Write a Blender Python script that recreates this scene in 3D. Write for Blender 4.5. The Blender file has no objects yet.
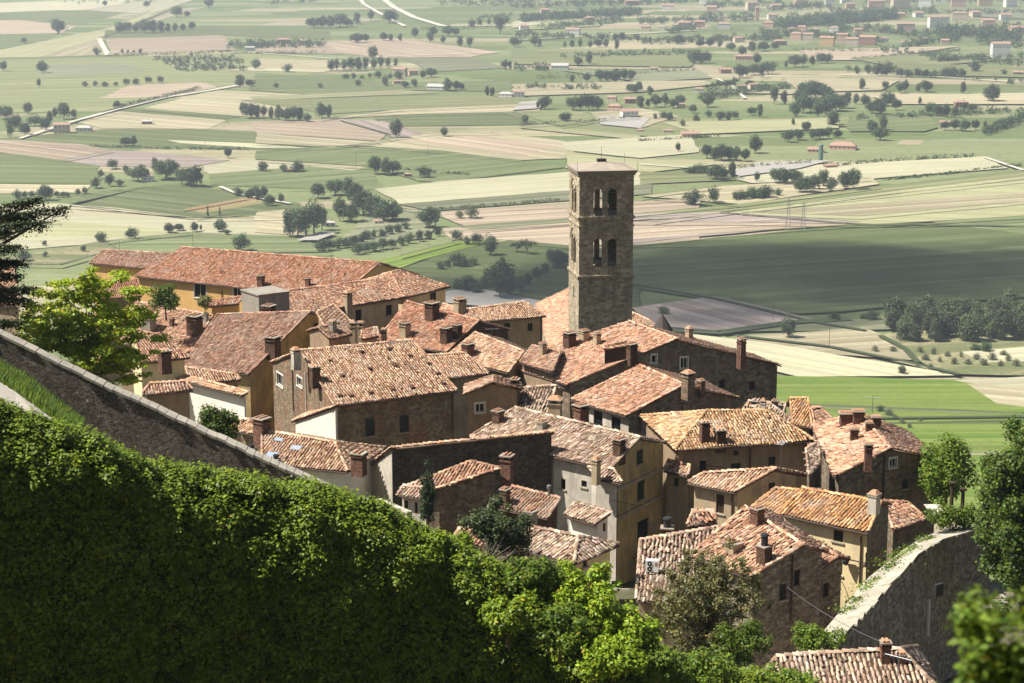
import bpy, math, random
import numpy as np
from mathutils import Vector, geometry, noise
random.seed(7); rng = np.random.default_rng(11)
R = math.radians
scene = bpy.context.scene
COL = scene.collection
# ---------------------------------------------------------------- camera model
FPX, CX, CY, HOR = 2000.0, 512.0, 341.5, 441.5
PT = math.atan(HOR / FPX); CP, SP = math.cos(PT), math.sin(PT)
def ray(px, py):
    x = (px - CX) / FPX; y = -(py - CY) / FPX
    d = Vector((x, CP + y * SP, -SP + y * CP))
    return d / d.y
def at(px, py, D): return ray(px, py) * D
def atz(px, py, z):
    d = ray(px, py); return d * (z / d.z)
def slope(px, py): return -ray(px, py).z
def modelD(s): return 27.65 / max(s - .09, .03)
def mscale(D): return D / FPX                      # metres per pixel at depth D
PLAIN = -250.0
def town_edge(x, y):
    q = x / max(y, 1.0)
    pts = [(-.6, 250), (-.3, 275), (-.05, 268), (.03, 250), (.08, 215), (.12, 195), (.16, 168), (.21, 150), (.5, 120)]
    for (a, da), (b, db) in zip(pts, pts[1:]):
        if q <= b: return da + (db - da) * max(0, (q - a) / (b - a))
    return 120
def ground(x, y):
    if y < 100: z = -.43 * y - 3
    else: z = -46 - (y - 100) * .1
    e = town_edge(x, y)
    if y > e: z -= (y - e) * .42
    return z
# ---------------------------------------------------------------- objects
def link(o, parent=None):
    COL.objects.link(o)
    if parent: o.parent = parent
    return o
def tag(o, label=None, cat=None, group=None, kind=None):
    if label: o['label'] = label
    if cat: o['category'] = cat
    if group: o['group'] = group
    if kind: o['kind'] = kind
    return o
def thing(name, loc, label, cat, group=None, rz=0.0):
    o = bpy.data.objects.new(name, None); o.location = loc; o.rotation_euler.z = rz
    o.empty_display_size = .5
    return tag(link(o), label, cat, group)
class MB:
    """collects faces (world coords) into one mesh"""
    def __init__(s): s.v = []; s.f = []; s.m = []; s.c = []; s.n = 0
    def add(s, verts, faces, mi=0, col=None):
        s.v.extend([tuple(p) for p in verts]); 
        for f in faces:
            s.f.append(tuple(i + s.n for i in f)); s.m.append(mi); s.c.append(col)
        s.n += len(verts)
    def quad(s, a, b, c, d, mi=0, col=None): s.add([a, b, c, d], [(0, 1, 2, 3)], mi, col)
    def poly(s, pts, mi=0, col=None): s.add(pts, [tuple(range(len(pts)))], mi, col)
    def prism(s, pts, dz, mi=0, col=None):
        """closed prism from a polygon moved by vector dz"""
        n = len(pts); dz = Vector(dz); q = [Vector(p) + dz for p in pts]
        s.add(list(pts) + q, [tuple(range(n))[::-1], tuple(range(n, 2 * n))] + [(i, (i + 1) % n, n + (i + 1) % n, n + i) for i in range(n)], mi, col)
    def box(s, c, ux, uy, hx, hy, hz, mi=0, taper=1.0, col=None):
        """c = centre of the base; ux,uy horizontal unit vectors; half sizes hx,hy ; full height hz"""
        c = Vector(c); ux = Vector(ux); uy = Vector(uy); z = Vector((0, 0, hz))
        b = [c - ux * hx - uy * hy, c + ux * hx - uy * hy, c + ux * hx + uy * hy, c - ux * hx + uy * hy]
        t = [c + (p - c) * taper + z for p in b]
        s.add(b + t, [(3, 2, 1, 0), (4, 5, 6, 7), (0, 1, 5, 4), (1, 2, 6, 5), (2, 3, 7, 6), (3, 0, 4, 7)], mi, col)
    def tube(s, pts, rads, n=6, mi=0, col=None, cap=True):
        pts = [Vector(p) for p in pts]; rings = []
        for i, p in enumerate(pts):
            t = (pts[min(i + 1, len(pts) - 1)] - pts[max(i - 1, 0)])
            t = t.normalized() if t.length > 1e-6 else Vector((0, 0, 1))
            a = t.cross(Vector((0, 0, 1)) if abs(t.z) < .9 else Vector((1, 0, 0))).normalized(); b = t.cross(a)
            r = rads[i] if isinstance(rads, (list, tuple)) else rads
            rings.append([p + (a * math.cos(k * 2 * math.pi / n) + b * math.sin(k * 2 * math.pi / n)) * r for k in range(n)])
        v = [q for r_ in rings for q in r_]; f = []
        for i in range(len(pts) - 1):
            for k in range(n): f.append((i * n + k, i * n + (k + 1) % n, (i + 1) * n + (k + 1) % n, (i + 1) * n + k))
        if cap: f.append(tuple(range(n))[::-1]); f.append(tuple(range((len(pts) - 1) * n, len(pts) * n)))
        s.add(v, f, mi, col)
    def sphere(s, c, r, nu=10, nv=6, mi=0, sz=1.0):
        c = Vector(c); v = []; f = []
        for j in range(nv + 1):
            t = math.pi * j / nv
            for i in range(nu):
                a = 2 * math.pi * i / nu
                v.append(c + Vector((r * math.sin(t) * math.cos(a), r * math.sin(t) * math.sin(a), r * sz * math.cos(t))))
        for j in range(nv):
            for i in range(nu): f.append((j * nu + i, j * nu + (i + 1) % nu, (j + 1) * nu + (i + 1) % nu, (j + 1) * nu + i))
        s.add(v, f, mi)
    def build(s, name, mats, parent=None, origin=None, smooth=False):
        if not isinstance(mats, (list, tuple)): mats = [mats]
        o0 = Vector(origin) if origin is not None else (wloc(parent) if parent else Vector((0, 0, 0)))
        me = bpy.data.meshes.new(name)
        me.from_pydata([(p[0] - o0.x, p[1] - o0.y, p[2] - o0.z) for p in s.v], [], s.f)
        for m in mats: me.materials.append(m)
        if len(mats) > 1: me.polygons.foreach_set('material_index', s.m)
        if any(c is not None for c in s.c):
            at_ = me.color_attributes.new('tint', 'FLOAT_COLOR', 'CORNER')
            arr = []
            for f, c in zip(s.f, s.c): arr.extend((list(c) + [1.0]) * len(f) if c is not None else [.5, .5, .5, 1] * len(f))
            at_.data.foreach_set('color', arr)
        if smooth: me.polygons.foreach_set('use_smooth', [True] * len(me.polygons))
        me.update()
        ob = bpy.data.objects.new(name, me)
        if not parent: ob.location = o0
        return link(ob, parent)
def wloc(o):
    p = Vector((0, 0, 0))
    while o: p += Vector(o.location); o = o.parent
    return p
def np_mesh(name, V, F, mats, parent=None, origin=None, cols=None, mi=None, smooth=False):
    """V (n,3), F (m,4) quads; cols (m,3)"""
    o0 = Vector(origin) if origin is not None else (wloc(parent) if parent else Vector((0, 0, 0)))
    me = mesh_np(name, V - np.array(o0), F, mats, cols, mi, smooth)
    ob = bpy.data.objects.new(name, me)
    if not parent: ob.location = o0
    return link(ob, parent)
def mesh_np(name, V, F, mats, cols=None, mi=None, smooth=False):
    me = bpy.data.meshes.new(name); k = F.shape[1]
    me.vertices.add(len(V)); me.vertices.foreach_set('co', np.ascontiguousarray(V, dtype=np.float32).ravel())
    me.loops.add(F.size); me.loops.foreach_set('vertex_index', np.ascontiguousarray(F, dtype=np.int32).ravel())
    me.polygons.add(len(F)); me.polygons.foreach_set('loop_start', np.arange(0, F.size, k, dtype=np.int32))
    if not isinstance(mats, (list, tuple)): mats = [mats]
    for m in mats: me.materials.append(m)
    if mi is not None: me.polygons.foreach_set('material_index', np.asarray(mi, dtype=np.int32))
    if cols is not None:
        a = me.color_attributes.new('tint', 'FLOAT_COLOR', 'CORNER')
        c4 = np.ones((len(F), 4), dtype=np.float32); c4[:, :3] = cols
        a.data.foreach_set('color', np.repeat(c4, k, axis=0).ravel())
    if smooth: me.polygons.foreach_set('use_smooth', np.ones(len(F), dtype=bool))
    me.update(calc_edges=True)
    return me
# ---------------------------------------------------------------- materials
def newmat(name, rough=.9):
    m = bpy.data.materials.new(name); m.use_nodes = True
    nt = m.node_tree; b = nt.nodes['Principled BSDF']
    b.inputs['Roughness'].default_value = rough; b.inputs['Specular IOR Level'].default_value = .15
    return m, nt, b
def nd(nt, t, **kw):
    n = nt.nodes.new(t)
    for k, v in kw.items():
        if k in n.inputs: n.inputs[k].default_value = v
        else: setattr(n, k, v)
    return n
def rgb(c): return (c[0], c[1], c[2], 1.0)
def mixc(nt, fac, a, b, mode='MIX'):
    n = nt.nodes.new('ShaderNodeMix'); n.data_type = 'RGBA'; n.blend_type = mode
    for i, v in ((0, fac), (6, a), (7, b)):
        if hasattr(v, 'is_linked') or isinstance(v, bpy.types.NodeSocket): nt.links.new(v, n.inputs[i])
        else: n.inputs[i].default_value = v if i == 0 else rgb(v)
    return n.outputs[2]
def ramp(nt, src, stops):
    r = nt.nodes.new('ShaderNodeValToRGB'); e = r.color_ramp.elements
    e[0].position, e[0].color = stops[0][0], rgb(stops[0][1]); e[1].position, e[1].color = stops[-1][0], rgb(stops[-1][1])
    for p, c in stops[1:-1]:
        x = e.new(p); x.color = rgb(c)
    nt.links.new(src, r.inputs[0]); return r.outputs[0]
def bw(a, b): return [(a, (0, 0, 0)), (b, (1, 1, 1))]
def coords(nt, scale=(1, 1, 1), rot=(0, 0, 0), kind='Object'):
    tc = nt.nodes.new('ShaderNodeTexCoord'); mp = nt.nodes.new('ShaderNodeMapping')
    mp.inputs['Scale'].default_value = scale; mp.inputs['Rotation'].default_value = rot
    nt.links.new(tc.outputs[kind], mp.inputs[0]); return mp.outputs[0]
def tnoise(nt, vec, scale, detail=4, rough=.6):
    n = nd(nt, 'ShaderNodeTexNoise', Scale=scale, Detail=detail, Roughness=rough); nt.links.new(vec, n.inputs['Vector']); return n.outputs['Fac']
def bump(nt, b, h, strength=.5, dist=.05):
    n = nd(nt, 'ShaderNodeBump', Strength=strength, Distance=dist); nt.links.new(h, n.inputs['Height']); nt.links.new(n.outputs[0], b.inputs['Normal'])
def stone_mat(name, base, brick=None, var=.45, scale=3.2, ls=2.2, lm=1.6):
    m, nt, b = newmat(name); co = coords(nt, (1, 1, 1.6))
    vo = nd(nt, 'ShaderNodeTexVoronoi', Scale=scale); nt.links.new(co, vo.inputs['Vector'])
    sep = nd(nt, 'ShaderNodeSeparateColor'); nt.links.new(vo.outputs['Color'], sep.inputs[0])
    lo = [c * (1 - var) for c in base]; hi = [min(1, c * (1 + var)) for c in base]
    c1 = ramp(nt, sep.outputs[0], [(0, lo), (.5, base), (1, hi)])
    big = tnoise(nt, co, .35, 5, .65)
    if brick:
        c1 = mixc(nt, ramp(nt, big, bw(.5, .6)), c1, mixc(nt, sep.outputs[1], [c * .7 for c in brick], [c * 1.25 for c in brick]))
    st = tnoise(nt, coords(nt, (.9, .9, .25)), 1.1, 6, .7)
    c2 = mixc(nt, ramp(nt, st, [(.38, (.65, .65, .65)), (.62, (0, 0, 0))]), c1, [c * .45 for c in base])
    lichen_sunspecks = tnoise(nt, co, ls, 6, .75)
    c3 = mixc(nt, ramp(nt, lichen_sunspecks, bw(.6, .72)), c2, [min(1, c * lm + .03) for c in base])
    nt.links.new(c3, b.inputs['Base Color'])
    d = nd(nt, 'ShaderNodeTexVoronoi', Scale=scale, feature='DISTANCE_TO_EDGE'); nt.links.new(co, d.inputs['Vector'])
    bump(nt, b, ramp(nt, d.outputs[0], bw(0, .12)), .8, .06)
    return m
def plaster_mat(name, base, stain, amount=.5, patch=None):
    m, nt, b = newmat(name)
    co = coords(nt); st = tnoise(nt, coords(nt, (1.3, 1.3, .5)), 1.0, 7, .75); bg = tnoise(nt, co, .4, 5, .6)
    lo, hi = .50 - amount * .1, .85 - amount * .15
    c = mixc(nt, ramp(nt, st, bw(lo, hi)), base, stain)
    c = mixc(nt, ramp(nt, bg, [(.45, (0, 0, 0)), (.7, (amount, amount, amount))]), c, stain)
    if patch: c = mixc(nt, ramp(nt, tnoise(nt, co, .55, 6, .7), bw(.58, .64)), c, patch)
    fine = tnoise(nt, co, 6, 3, .7)
    c = mixc(nt, ramp(nt, fine, [(.3, (.35, .35, .35)), (.7, (0, 0, 0))]), c, [x * .6 for x in base])
    nt.links.new(c, b.inputs['Base Color']); bump(nt, b, fine, .3, .03)
    return m
def tile_mat():
    m, nt, b = newmat('terracotta_tiles', .85); a = nd(nt, 'ShaderNodeVertexColor', layer_name='tint')
    co = coords(nt); n1 = tnoise(nt, co, .55, 6, .7); n2 = tnoise(nt, co, 5, 4, .7)
    oi = nd(nt, 'ShaderNodeObjectInfo')
    c = mixc(nt, ramp(nt, n2, [(.3, (.45, .45, .45)), (.55, (0, 0, 0))]), mixc(nt, 1.0, a.outputs[0], (1.09, .95, .84), 'MULTIPLY'), (.13, .085, .06))
    c = mixc(nt, ramp(nt, n1, [(.5, (0, 0, 0)), (.72, (.5, .5, .5))]), c, (.46, .41, .34))
    c = mixc(nt, ramp(nt, tnoise(nt, co, .9, 5, .7), [(.62, (0, 0, 0)), (.75, (.6, .6, .6))]), c, (.10, .075, .06))
    nt.links.new(c, b.inputs['Base Color']); return m
def flat_mat(name, c, rough=.7, var=.25, scale=3, metal=0):
    m, nt, b = newmat(name, rough); n = tnoise(nt, coords(nt), scale, 4, .65)
    nt.links.new(mixc(nt, n, [x * (1 - var) for x in c], [min(1, x * (1 + var)) for x in c]), b.inputs['Base Color'])
    b.inputs['Metallic'].default_value = metal; return m
def leaf_mat(name, c, var=.35, trans=.35, objvar=.25):
    m, nt, b = newmat(name, .55); a = nd(nt, 'ShaderNodeVertexColor', layer_name='tint')
    oi = nd(nt, 'ShaderNodeObjectInfo')
    col = mixc(nt, 1.0, a.outputs[0], c, 'MULTIPLY')
    mr = nd(nt, 'ShaderNodeMapRange'); mr.inputs[3].default_value = 1 - objvar; mr.inputs[4].default_value = 1 + objvar
    nt.links.new(oi.outputs['Random'], mr.inputs[0])
    hs = nd(nt, 'ShaderNodeHueSaturation'); nt.links.new(mr.outputs[0], hs.inputs['Value']); nt.links.new(col, hs.inputs['Color'])
    nt.links.new(hs.outputs[0], b.inputs['Base Color']); b.inputs['Specular IOR Level'].default_value = .25; b.inputs['Roughness'].default_value = .5
    tr = nd(nt, 'ShaderNodeBsdfTranslucent'); nt.links.new(mixc(nt, 1.0, hs.outputs[0], (1.3, 1.25, .6), 'MULTIPLY'), tr.inputs[0])
    ms = nd(nt, 'ShaderNodeMixShader'); ms.inputs[0].default_value = trans
    nt.links.new(b.outputs[0], ms.inputs[1]); nt.links.new(tr.outputs[0], ms.inputs[2])
    nt.links.new(ms.outputs[0], nt.nodes['Material Output'].inputs[0]); return m
def field_mat(name, c1, c2, stripe=.5, period=9.0, c3=None, fine=.3):
    """stripes run along local x"""
    m, nt, b = newmat(name, 1.0); b.inputs['Specular IOR Level'].default_value = 0
    oi = nd(nt, 'ShaderNodeObjectInfo')
    wide = tnoise(nt, coords(nt, (.0012, 1 / period / 1.6, 1)), 1.0, 3, .6)
    thin = tnoise(nt, coords(nt, (.004, 1 / period * 1.4, 1)), 1.0, 2, .5)
    blob = tnoise(nt, coords(nt, (1, 1, 1)), .012, 6, .65)
    spk = tnoise(nt, coords(nt, (1, 1, 1)), .22, 4, .7)
    c = mixc(nt, ramp(nt, wide, bw(.44, .56)), [x * .9 for x in c1], [min(1, x * 1.08) for x in c2])
    c = mixc(nt, ramp(nt, thin, [(.45, (stripe, stripe, stripe)), (.53, (0, 0, 0))]), c, [x * .62 for x in c1])
    c = mixc(nt, ramp(nt, blob, [(.45, (0, 0, 0)), (.7, (.6, .6, .6))]), c, c3 or [x * .8 for x in c2])
    c = mixc(nt, ramp(nt, spk, [(.35, (fine, fine, fine)), (.55, (0, 0, 0))]), c, [x * .55 for x in c1])
    hs = nd(nt, 'ShaderNodeHueSaturation'); mr = nd(nt, 'ShaderNodeMapRange'); mr.inputs[3].default_value = .85; mr.inputs[4].default_value = 1.15
    nt.links.new(oi.outputs['Random'], mr.inputs[0]); nt.links.new(mr.outputs[0], hs.inputs['Value']); nt.links.new(c, hs.inputs['Color'])
    nt.links.new(hs.outputs[0], b.inputs['Base Color']); return m
M = {}
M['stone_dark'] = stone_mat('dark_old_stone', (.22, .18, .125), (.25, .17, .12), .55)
M['stone_black'] = stone_mat('sooty_old_stone', (.10, .082, .062))
M['stone_brown'] = stone_mat('brown_rubble_stone', (.25, .19, .125), (.28, .16, .1))
M['stone_brick'] = stone_mat('brown_stone_and_brick', (.27, .20, .125), (.32, .16, .095))
M['stone_tower'] = stone_mat('tower_sandstone', (.42, .35, .245), None, .42, 2.6)
M['stone_wall'] = stone_mat('grey_town_wall_stone', (.32, .265, .205), None, .6, 3.4, 4.0, 1.7)
M['stone_grey'] = stone_mat('grey_brown_masonry', (.24, .20, .15), None, .5, 3.4)
M['wall_top'] = plaster_mat('mossy_pale_wall_top', (.43, .39, .32), (.16, .15, .09), .6, (.27, .25, .17))
M['stone_parapet'] = stone_mat('parapet_rubble', (.19, .155, .12), None, .6, 6.5, 7.0, 3.2)  # pale specks in the colour stand for grazing sunlight on the rubble
M['brick_dark'] = stone_mat('dark_brown_brick', (.13, .075, .05), None, .35, 5)
M['ochre'] = plaster_mat('stained_ochre_plaster', (.50, .36, .15), (.16, .12, .06), .7, (.30, .25, .17))
M['orange'] = plaster_mat('orange_plaster', (.68, .42, .16), (.48, .3, .12), .4)
M['cream'] = plaster_mat('cream_plaster', (.74, .60, .35), (.42, .34, .20), .35)
M['tan'] = plaster_mat('tan_render', (.43, .335, .215), (.2, .155, .1), .6, (.24, .19, .13))
M['white'] = plaster_mat('white_plaster', (.78, .72, .63), (.55, .5, .41), .3)
M['grey_plaster'] = plaster_mat('grey_white_weathered_plaster', (.54, .49, .41), (.22, .19, .15), .6, (.36, .31, .24))
M['cement'] = plaster_mat('grey_cement', (.30, .27, .22), (.17, .15, .12), .5)
M['brownwash'] = plaster_mat('brown_wash_render', (.33, .24, .155), (.15, .105, .07), .55, (.22, .18, .13))
M['cap'] = plaster_mat('lichen_grey_cap', (.34, .29, .23), (.17, .14, .11), .5)
M['coping'] = plaster_mat('pale_stone_coping', (.43, .39, .32), (.20, .18, .14), .5)
M['slab'] = plaster_mat('pale_concrete_slab', (.50, .48, .43), (.34, .32, .28), .4)
M['tile'] = tile_mat()
M['wood_dark'] = flat_mat('dark_brown_wood', (.05, .033, .022), .7)
M['shutter'] = flat_mat('dark_green_shutter', (.022, .03, .022), .6)
M['frame_white'] = flat_mat('weathered_white_frame', (.6, .57, .5), .6)
M['frame_stone'] = flat_mat('sandstone_surround', (.30, .26, .19), .9)
M['glass'] = flat_mat('dark_window_glass', (.012, .014, .016), .15)
M['metal'] = flat_mat('grey_metal', (.22, .22, .22), .5, .2, 3, .6)
M['metal_dark'] = flat_mat('dark_iron', (.03, .03, .03), .5)
M['copper'] = flat_mat('brown_gutter', (.06, .04, .03), .5)
M['pipe_white'] = flat_mat('pale_pipe', (.5, .47, .42), .6)
M['plastic_white'] = flat_mat('white_enamel', (.75, .75, .72), .4, .05)
M['brick_red'] = stone_mat('red_brick_chimney', (.19, .10, .07), None, .4, 6)
M['bronze'] = flat_mat('green_bronze', (.07, .1, .08), .5)
M['slate'] = flat_mat('dark_slate', (.06, .05, .045), .7, .4, 8)
M['bark'] = flat_mat('brown_bark', (.10, .075, .05), .9, .4, 8)
M['leaf_ivy'] = leaf_mat('ivy_leaves', (.15, .215, .010), trans=.22)
M['leaf_yellow'] = leaf_mat('yellow_green_leaves', (.26, .325, .028), trans=.45)
M['leaf_pine'] = leaf_mat('pine_needles', (.06, .085, .025), trans=.2)
M['leaf_bright'] = leaf_mat('bright_shrub_leaves', (.17, .25, .03), trans=.45)
M['leaf_olive'] = leaf_mat('grey_olive_leaves', (.15, .15, .06), trans=.35)
M['leaf_dark'] = leaf_mat('dark_green_leaves', (.10, .155, .028), trans=.5)
M['leaf_mid'] = leaf_mat('mid_green_leaves', (.125, .19, .022), trans=.4)
M['leaf_conifer'] = leaf_mat('conifer_needles', (.032, .055, .02), trans=.25)
M['leaf_far'] = leaf_mat('plain_tree_leaves', (.055, .09, .036), trans=.3, objvar=.4)
M['leaf_wood'] = leaf_mat('woodland_leaves', (.075, .10, .04), trans=.25, objvar=.35)
M['leaf_pale'] = leaf_mat('pale_grey_green_leaves', (.11, .13, .07), trans=.25, objvar=.2)
# ---------------------------------------------------------------- tiled roofs
PAL = {  # (main, pale, dark) linear colours of single tiles
 'red':    ((.34, .185, .125), (.48, .33, .24), (.19, .10, .07)),
 'pink':   ((.40, .25, .175), (.54, .41, .31), (.20, .12, .085)),
 'tan':    ((.42, .295, .205), (.57, .46, .35), (.23, .145, .10)),
 'yellow': ((.43, .30, .17), (.56, .45, .30), (.23, .145, .08)),
 'orange': ((.42, .25, .12), (.55, .40, .24), (.22, .13, .075)),
 'grey':   ((.34, .275, .22), (.53, .47, .40), (.17, .125, .095)),
 'brown':  ((.26, .175, .125), (.40, .30, .23), (.13, .085, .06)),
 'violet': ((.29, .19, .145), (.43, .32, .25), (.15, .09, .068)),
}
def inpoly(P, X, Y):
    ins = np.zeros(X.shape, bool); n = len(P); j = n - 1
    for i in range(n):
        xi, yi = P[i]; xj, yj = P[j]
        c = ((yi > Y) != (yj > Y)) & (X < (xj - xi) * (Y - yi) / ((yj - yi) or 1e-9) + xi)
        ins ^= c; j = i
    return ins
class Tiles:
    def __init__(s): s.V = []; s.F = []; s.C = []; s.n = 0
    def put(s, base, U, S, N, r, L, col, sag=.055):
        """base (k,3) lower-end centres; unit vectors U across, S up the slope, N up; k half-cylinder tiles"""
        k = len(base)
        if k == 0: return
        ang = np.radians([178, 118, 62, 2]); vs = []
        for e, (along, rr) in enumerate(((0, 1.0), (1, .82))):
            for a in ang:
                vs.append(base + S * (along * L)[:, None] + U * (np.cos(a) * r * rr)[:, None] + N * (np.sin(a) * r * rr * .95 + (sag if e == 0 else 0.0))[:, None])
        V = np.stack(vs, 1).reshape(-1, 3)
        f = np.array([[0, 1, 5, 4], [1, 2, 6, 5], [2, 3, 7, 6], [0, 3, 2, 1]])
        F = (np.arange(k) * 8)[:, None, None] + f[None] + s.n
        s.V.append(V); s.F.append(F.reshape(-1, 4)); s.C.append(np.repeat(col, 4, axis=0)); s.n += len(V)
    def sheet(s, V, F, col):
        V = np.array([tuple(p) for p in V]); F = np.array(F)
        s.V.append(V); s.F.append(F + s.n); s.C.append(np.tile(np.array(col), (len(F), 1))); s.n += len(V)
def tilecols(k, pal, rs, wear):
    m, p, d = (np.array(c) for c in PAL[pal])
    t = rs.random(k)[:, None]; j = rs.normal(1, .13, (k, 1)).clip(.5, 1.5); w = rs.random((k, 1))
    c = np.where(t < wear * .34, p, np.where(t > 1 - wear * .36, d, m))
    c = c * j * (1 + rs.normal(0, .05, (k, 3)))
    return np.clip(c * .8 + m * .2 * j, .01, .8)
def tile_slope(T, poly, pal, rs, wear=.6, pitch=.235, row=.35, udir=None, jitter=1.0):
    """poly: planar list of Vectors, poly[0]->poly[1] is the eave"""
    P = [Vector(p) for p in poly]
    n = (P[1] - P[0]).cross(P[2] - P[0])
    if n.length < 1e-6: n = (P[1] - P[0]).cross(P[3] - P[0])
    n.normalize()
    if n.z < 0: n = -n
    U = (P[1] - P[0]); U = (U - n * U.dot(n)).normalized(); S = n.cross(U).normalized()
    if S.z < 0: S = -S
    o = P[0]
    q = [((p - o).dot(U), (p - o).dot(S)) for p in P]
    u0, u1 = min(a for a, b in q), max(a for a, b in q); v0, v1 = min(b for a, b in q), max(b for a, b in q)
    nu, nv = max(1, int((u1 - u0) / pitch)), max(1, int((v1 - v0) / row))
    uu, vv = np.meshgrid(u0 + (np.arange(nu) + .5) * (u1 - u0) / nu, v0 + np.arange(nv + 1) * row)
    uu = uu.ravel(); vv = vv.ravel()
    ok = inpoly(q, uu, vv + .12)
    uu, vv = uu[ok], vv[ok]; k = len(uu)
    if k == 0: return
    keep = rs.random(k) > .006 * jitter
    uu, vv = uu[keep], vv[keep]; k = len(uu)
    colw = np.sin(uu * 7.3 + rs.random() * 9) * .012
    uu = uu + rs.normal(0, .014 * jitter, k) + colw; vv = vv + rs.normal(0, .04 * jitter, k) - .05
    # gentle sag of old rafters
    sagz = .05 * np.sin(uu * .9 + rs.random() * 6) * np.sin(vv * .8 + rs.random() * 6) * jitter
    o, Un, Sn, Nn = (np.array(x) for x in (o, U, S, n))
    base = o + uu[:, None] * Un + vv[:, None] * Sn + Nn * (sagz + np.abs(rs.normal(0, .012 * jitter, k)) + .0)[:, None]
    yaw = rs.normal(0, .05 * jitter, k); odd = rs.random(k) < .02 * jitter
    yaw[odd] += rs.normal(0, .45, odd.sum())
    Sd = Sn * np.cos(yaw)[:, None] + Un * np.sin(yaw)[:, None]; Ud = Un * np.cos(yaw)[:, None] - Sn * np.sin(yaw)[:, None]
    L = np.full(k, row * 1.22); r = np.full(k, .083) * (1 + rs.normal(0, .05, k))
    T.put(base, Ud, Sd, np.tile(Nn, (k, 1)), r, L, tilecols(k, pal, rs, wear))
def tile_line(T, a, b, pal, rs, wear=.6, r=.13, up=.06, row=.40):
    a, b = Vector(a), Vector(b); d = b - a; L = d.length
    if L < .3: return
    d.normalize(); k = max(1, int(L / row)); S = np.array(d); N = np.array((0, 0, 1.0)); U = np.array(d.cross(Vector((0, 0, 1))).normalized())
    base = np.array(a) + np.arange(k)[:, None] * (L / k) * S + N * (up + rs.normal(0, .015, k))[:, None]
    t = lambda x: np.tile(x, (k, 1))
    T.put(base, t(U), t(S), t(N), np.full(k, r), np.full(k, L / k * 1.15), tilecols(k, pal, rs, wear))
# ---------------------------------------------------------------- walls with openings
def wall_panel(mb, pts, holes, u, n, org, depth=.2, mi=0):
    """pts,holes in (u,z) about org; u horizontal unit, n outward unit"""
    P = lambda q, d=0.0: org + u * q[0] + Vector((0, 0, q[1])) - n * d
    loops = [[Vector((a, b, 0)) for a, b in pts]] + [[Vector((a, b, 0)) for a, b in h] for h in holes]
    flat = [q for l in ([pts] + holes) for q in l]
    tris = geometry.tessellate_polygon(loops)
    mb.add([P(q) for q in flat], [tuple(t) for t in tris], mi)
    for h in holes:
        k = len(h)
        mb.add([P(q) for q in h] + [P(q, depth) for q in h], [(i, (i + 1) % k, k + (i + 1) % k, k + i) for i in range(k)], mi)
def rect(u0, u1, z0, z1): return [(u0, z0), (u1, z0), (u1, z1), (u0, z1)]
def arch(u0, u1, z0, z1, n=8):
    r = (u1 - u0) / 2; c = (u0 + u1) / 2; zs = z1 - r
    return [(u0, z0), (u1, z0)] + [(c + r * math.cos(math.pi * i / n), zs + r * math.sin(math.pi * i / n)) for i in range(n + 1)]
def window_part(house, hole, u, n, org, style, sill=True):
    """style: glass, white, shutter, door, dark, stone"""
    us = [a for a, b in hole]; zs = [b for a, b in hole]; u0, u1, z0, z1 = min(us), max(us), min(zs), max(zs)
    P = lambda a, z, d: org + u * a + Vector((0, 0, z)) - n * d
    def bar(mb, a0, a1, b0, b1, d0, d1):
        mb.add([P(a0, b0, d0), P(a1, b0, d0), P(a1, b1, d0), P(a0, b1, d0), P(a0, b0, d1), P(a1, b0, d1), P(a1, b1, d1), P(a0, b1, d1)],
               [(0, 1, 2, 3), (7, 6, 5, 4), (0, 4, 5, 1), (1, 5, 6, 2), (2, 6, 7, 3), (3, 7, 4, 0)])
    e = .004; f = .07
    mb = MB()
    for a0, a1, b0, b1 in ((u0 + e, u0 + f, z0 + e, z1 - e), (u1 - f, u1 - e, z0 + e, z1 - e), (u0 + f, u1 - f, z0 + e, z0 + f), (u0 + f, u1 - f, z1 - f, z1 - e)):
        bar(mb, a0, a1, b0, b1, .10, .16)
    name = 'door' if style == 'door' else 'window'
    if style in ('glass', 'white', 'stone') and u1 - u0 > .6:
        c = (u0 + u1) / 2; bar(mb, c - .03, c + .03, z0 + f, z1 - f, .11, .15)
    fm = {'glass': M['wood_dark'], 'white': M['frame_white'], 'stone': M['wood_dark'], 'shutter': M['wood_dark'], 'door': M['wood_dark'], 'dark': M['wood_dark']}[style]
    w = mb.build(name, fm, house, smooth=False)
    p = MB()
    if style in ('shutter', 'door'):
        c = (u0 + u1) / 2
        for a0, a1 in ((u0 + f, c - .012), (c + .012, u1 - f)):
            bar(p, a0, a1, z0 + f, z1 - f, .115, .15)
            z = z0 + f + .08
            while z < z1 - f - .1:
                bar(p, a0 + .05, a1 - .05, z, z + .05, .10, .116); z += .11
        p.build('shutter' if style == 'shutter' else 'door_leaf', M['shutter'] if style == 'shutter' else M['wood_dark'], w)
    else:
        p.quad(P(u0 + e, z0 + e, .17), P(u1 - e, z0 + e, .17), P(u1 - e, z1 - e, .17), P(u0 + e, z1 - e, .17)); p.build('pane', M['glass'], w)
    if sill and style != 'dark':
        s = MB(); t = .11
        bar(s, u0 - .12, u1 + .12, z0 - .1, z0 - .003, -.09, -.002)
        if style in ('stone', 'white'):
            for a0, a1, b0, b1 in ((u0 - t, u0 - .003, z0, z1), (u1 + .003, u1 + t, z0, z1), (u0 - t, u1 + t, z1 + .003, z1 + .16)): bar(s, a0, a1, b0, b1, -.035, -.002)
        s.build('window_surround' if style in ('stone', 'white') else 'window_sill', M['frame_white'] if style == 'white' else M['frame_stone'], w)
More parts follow.
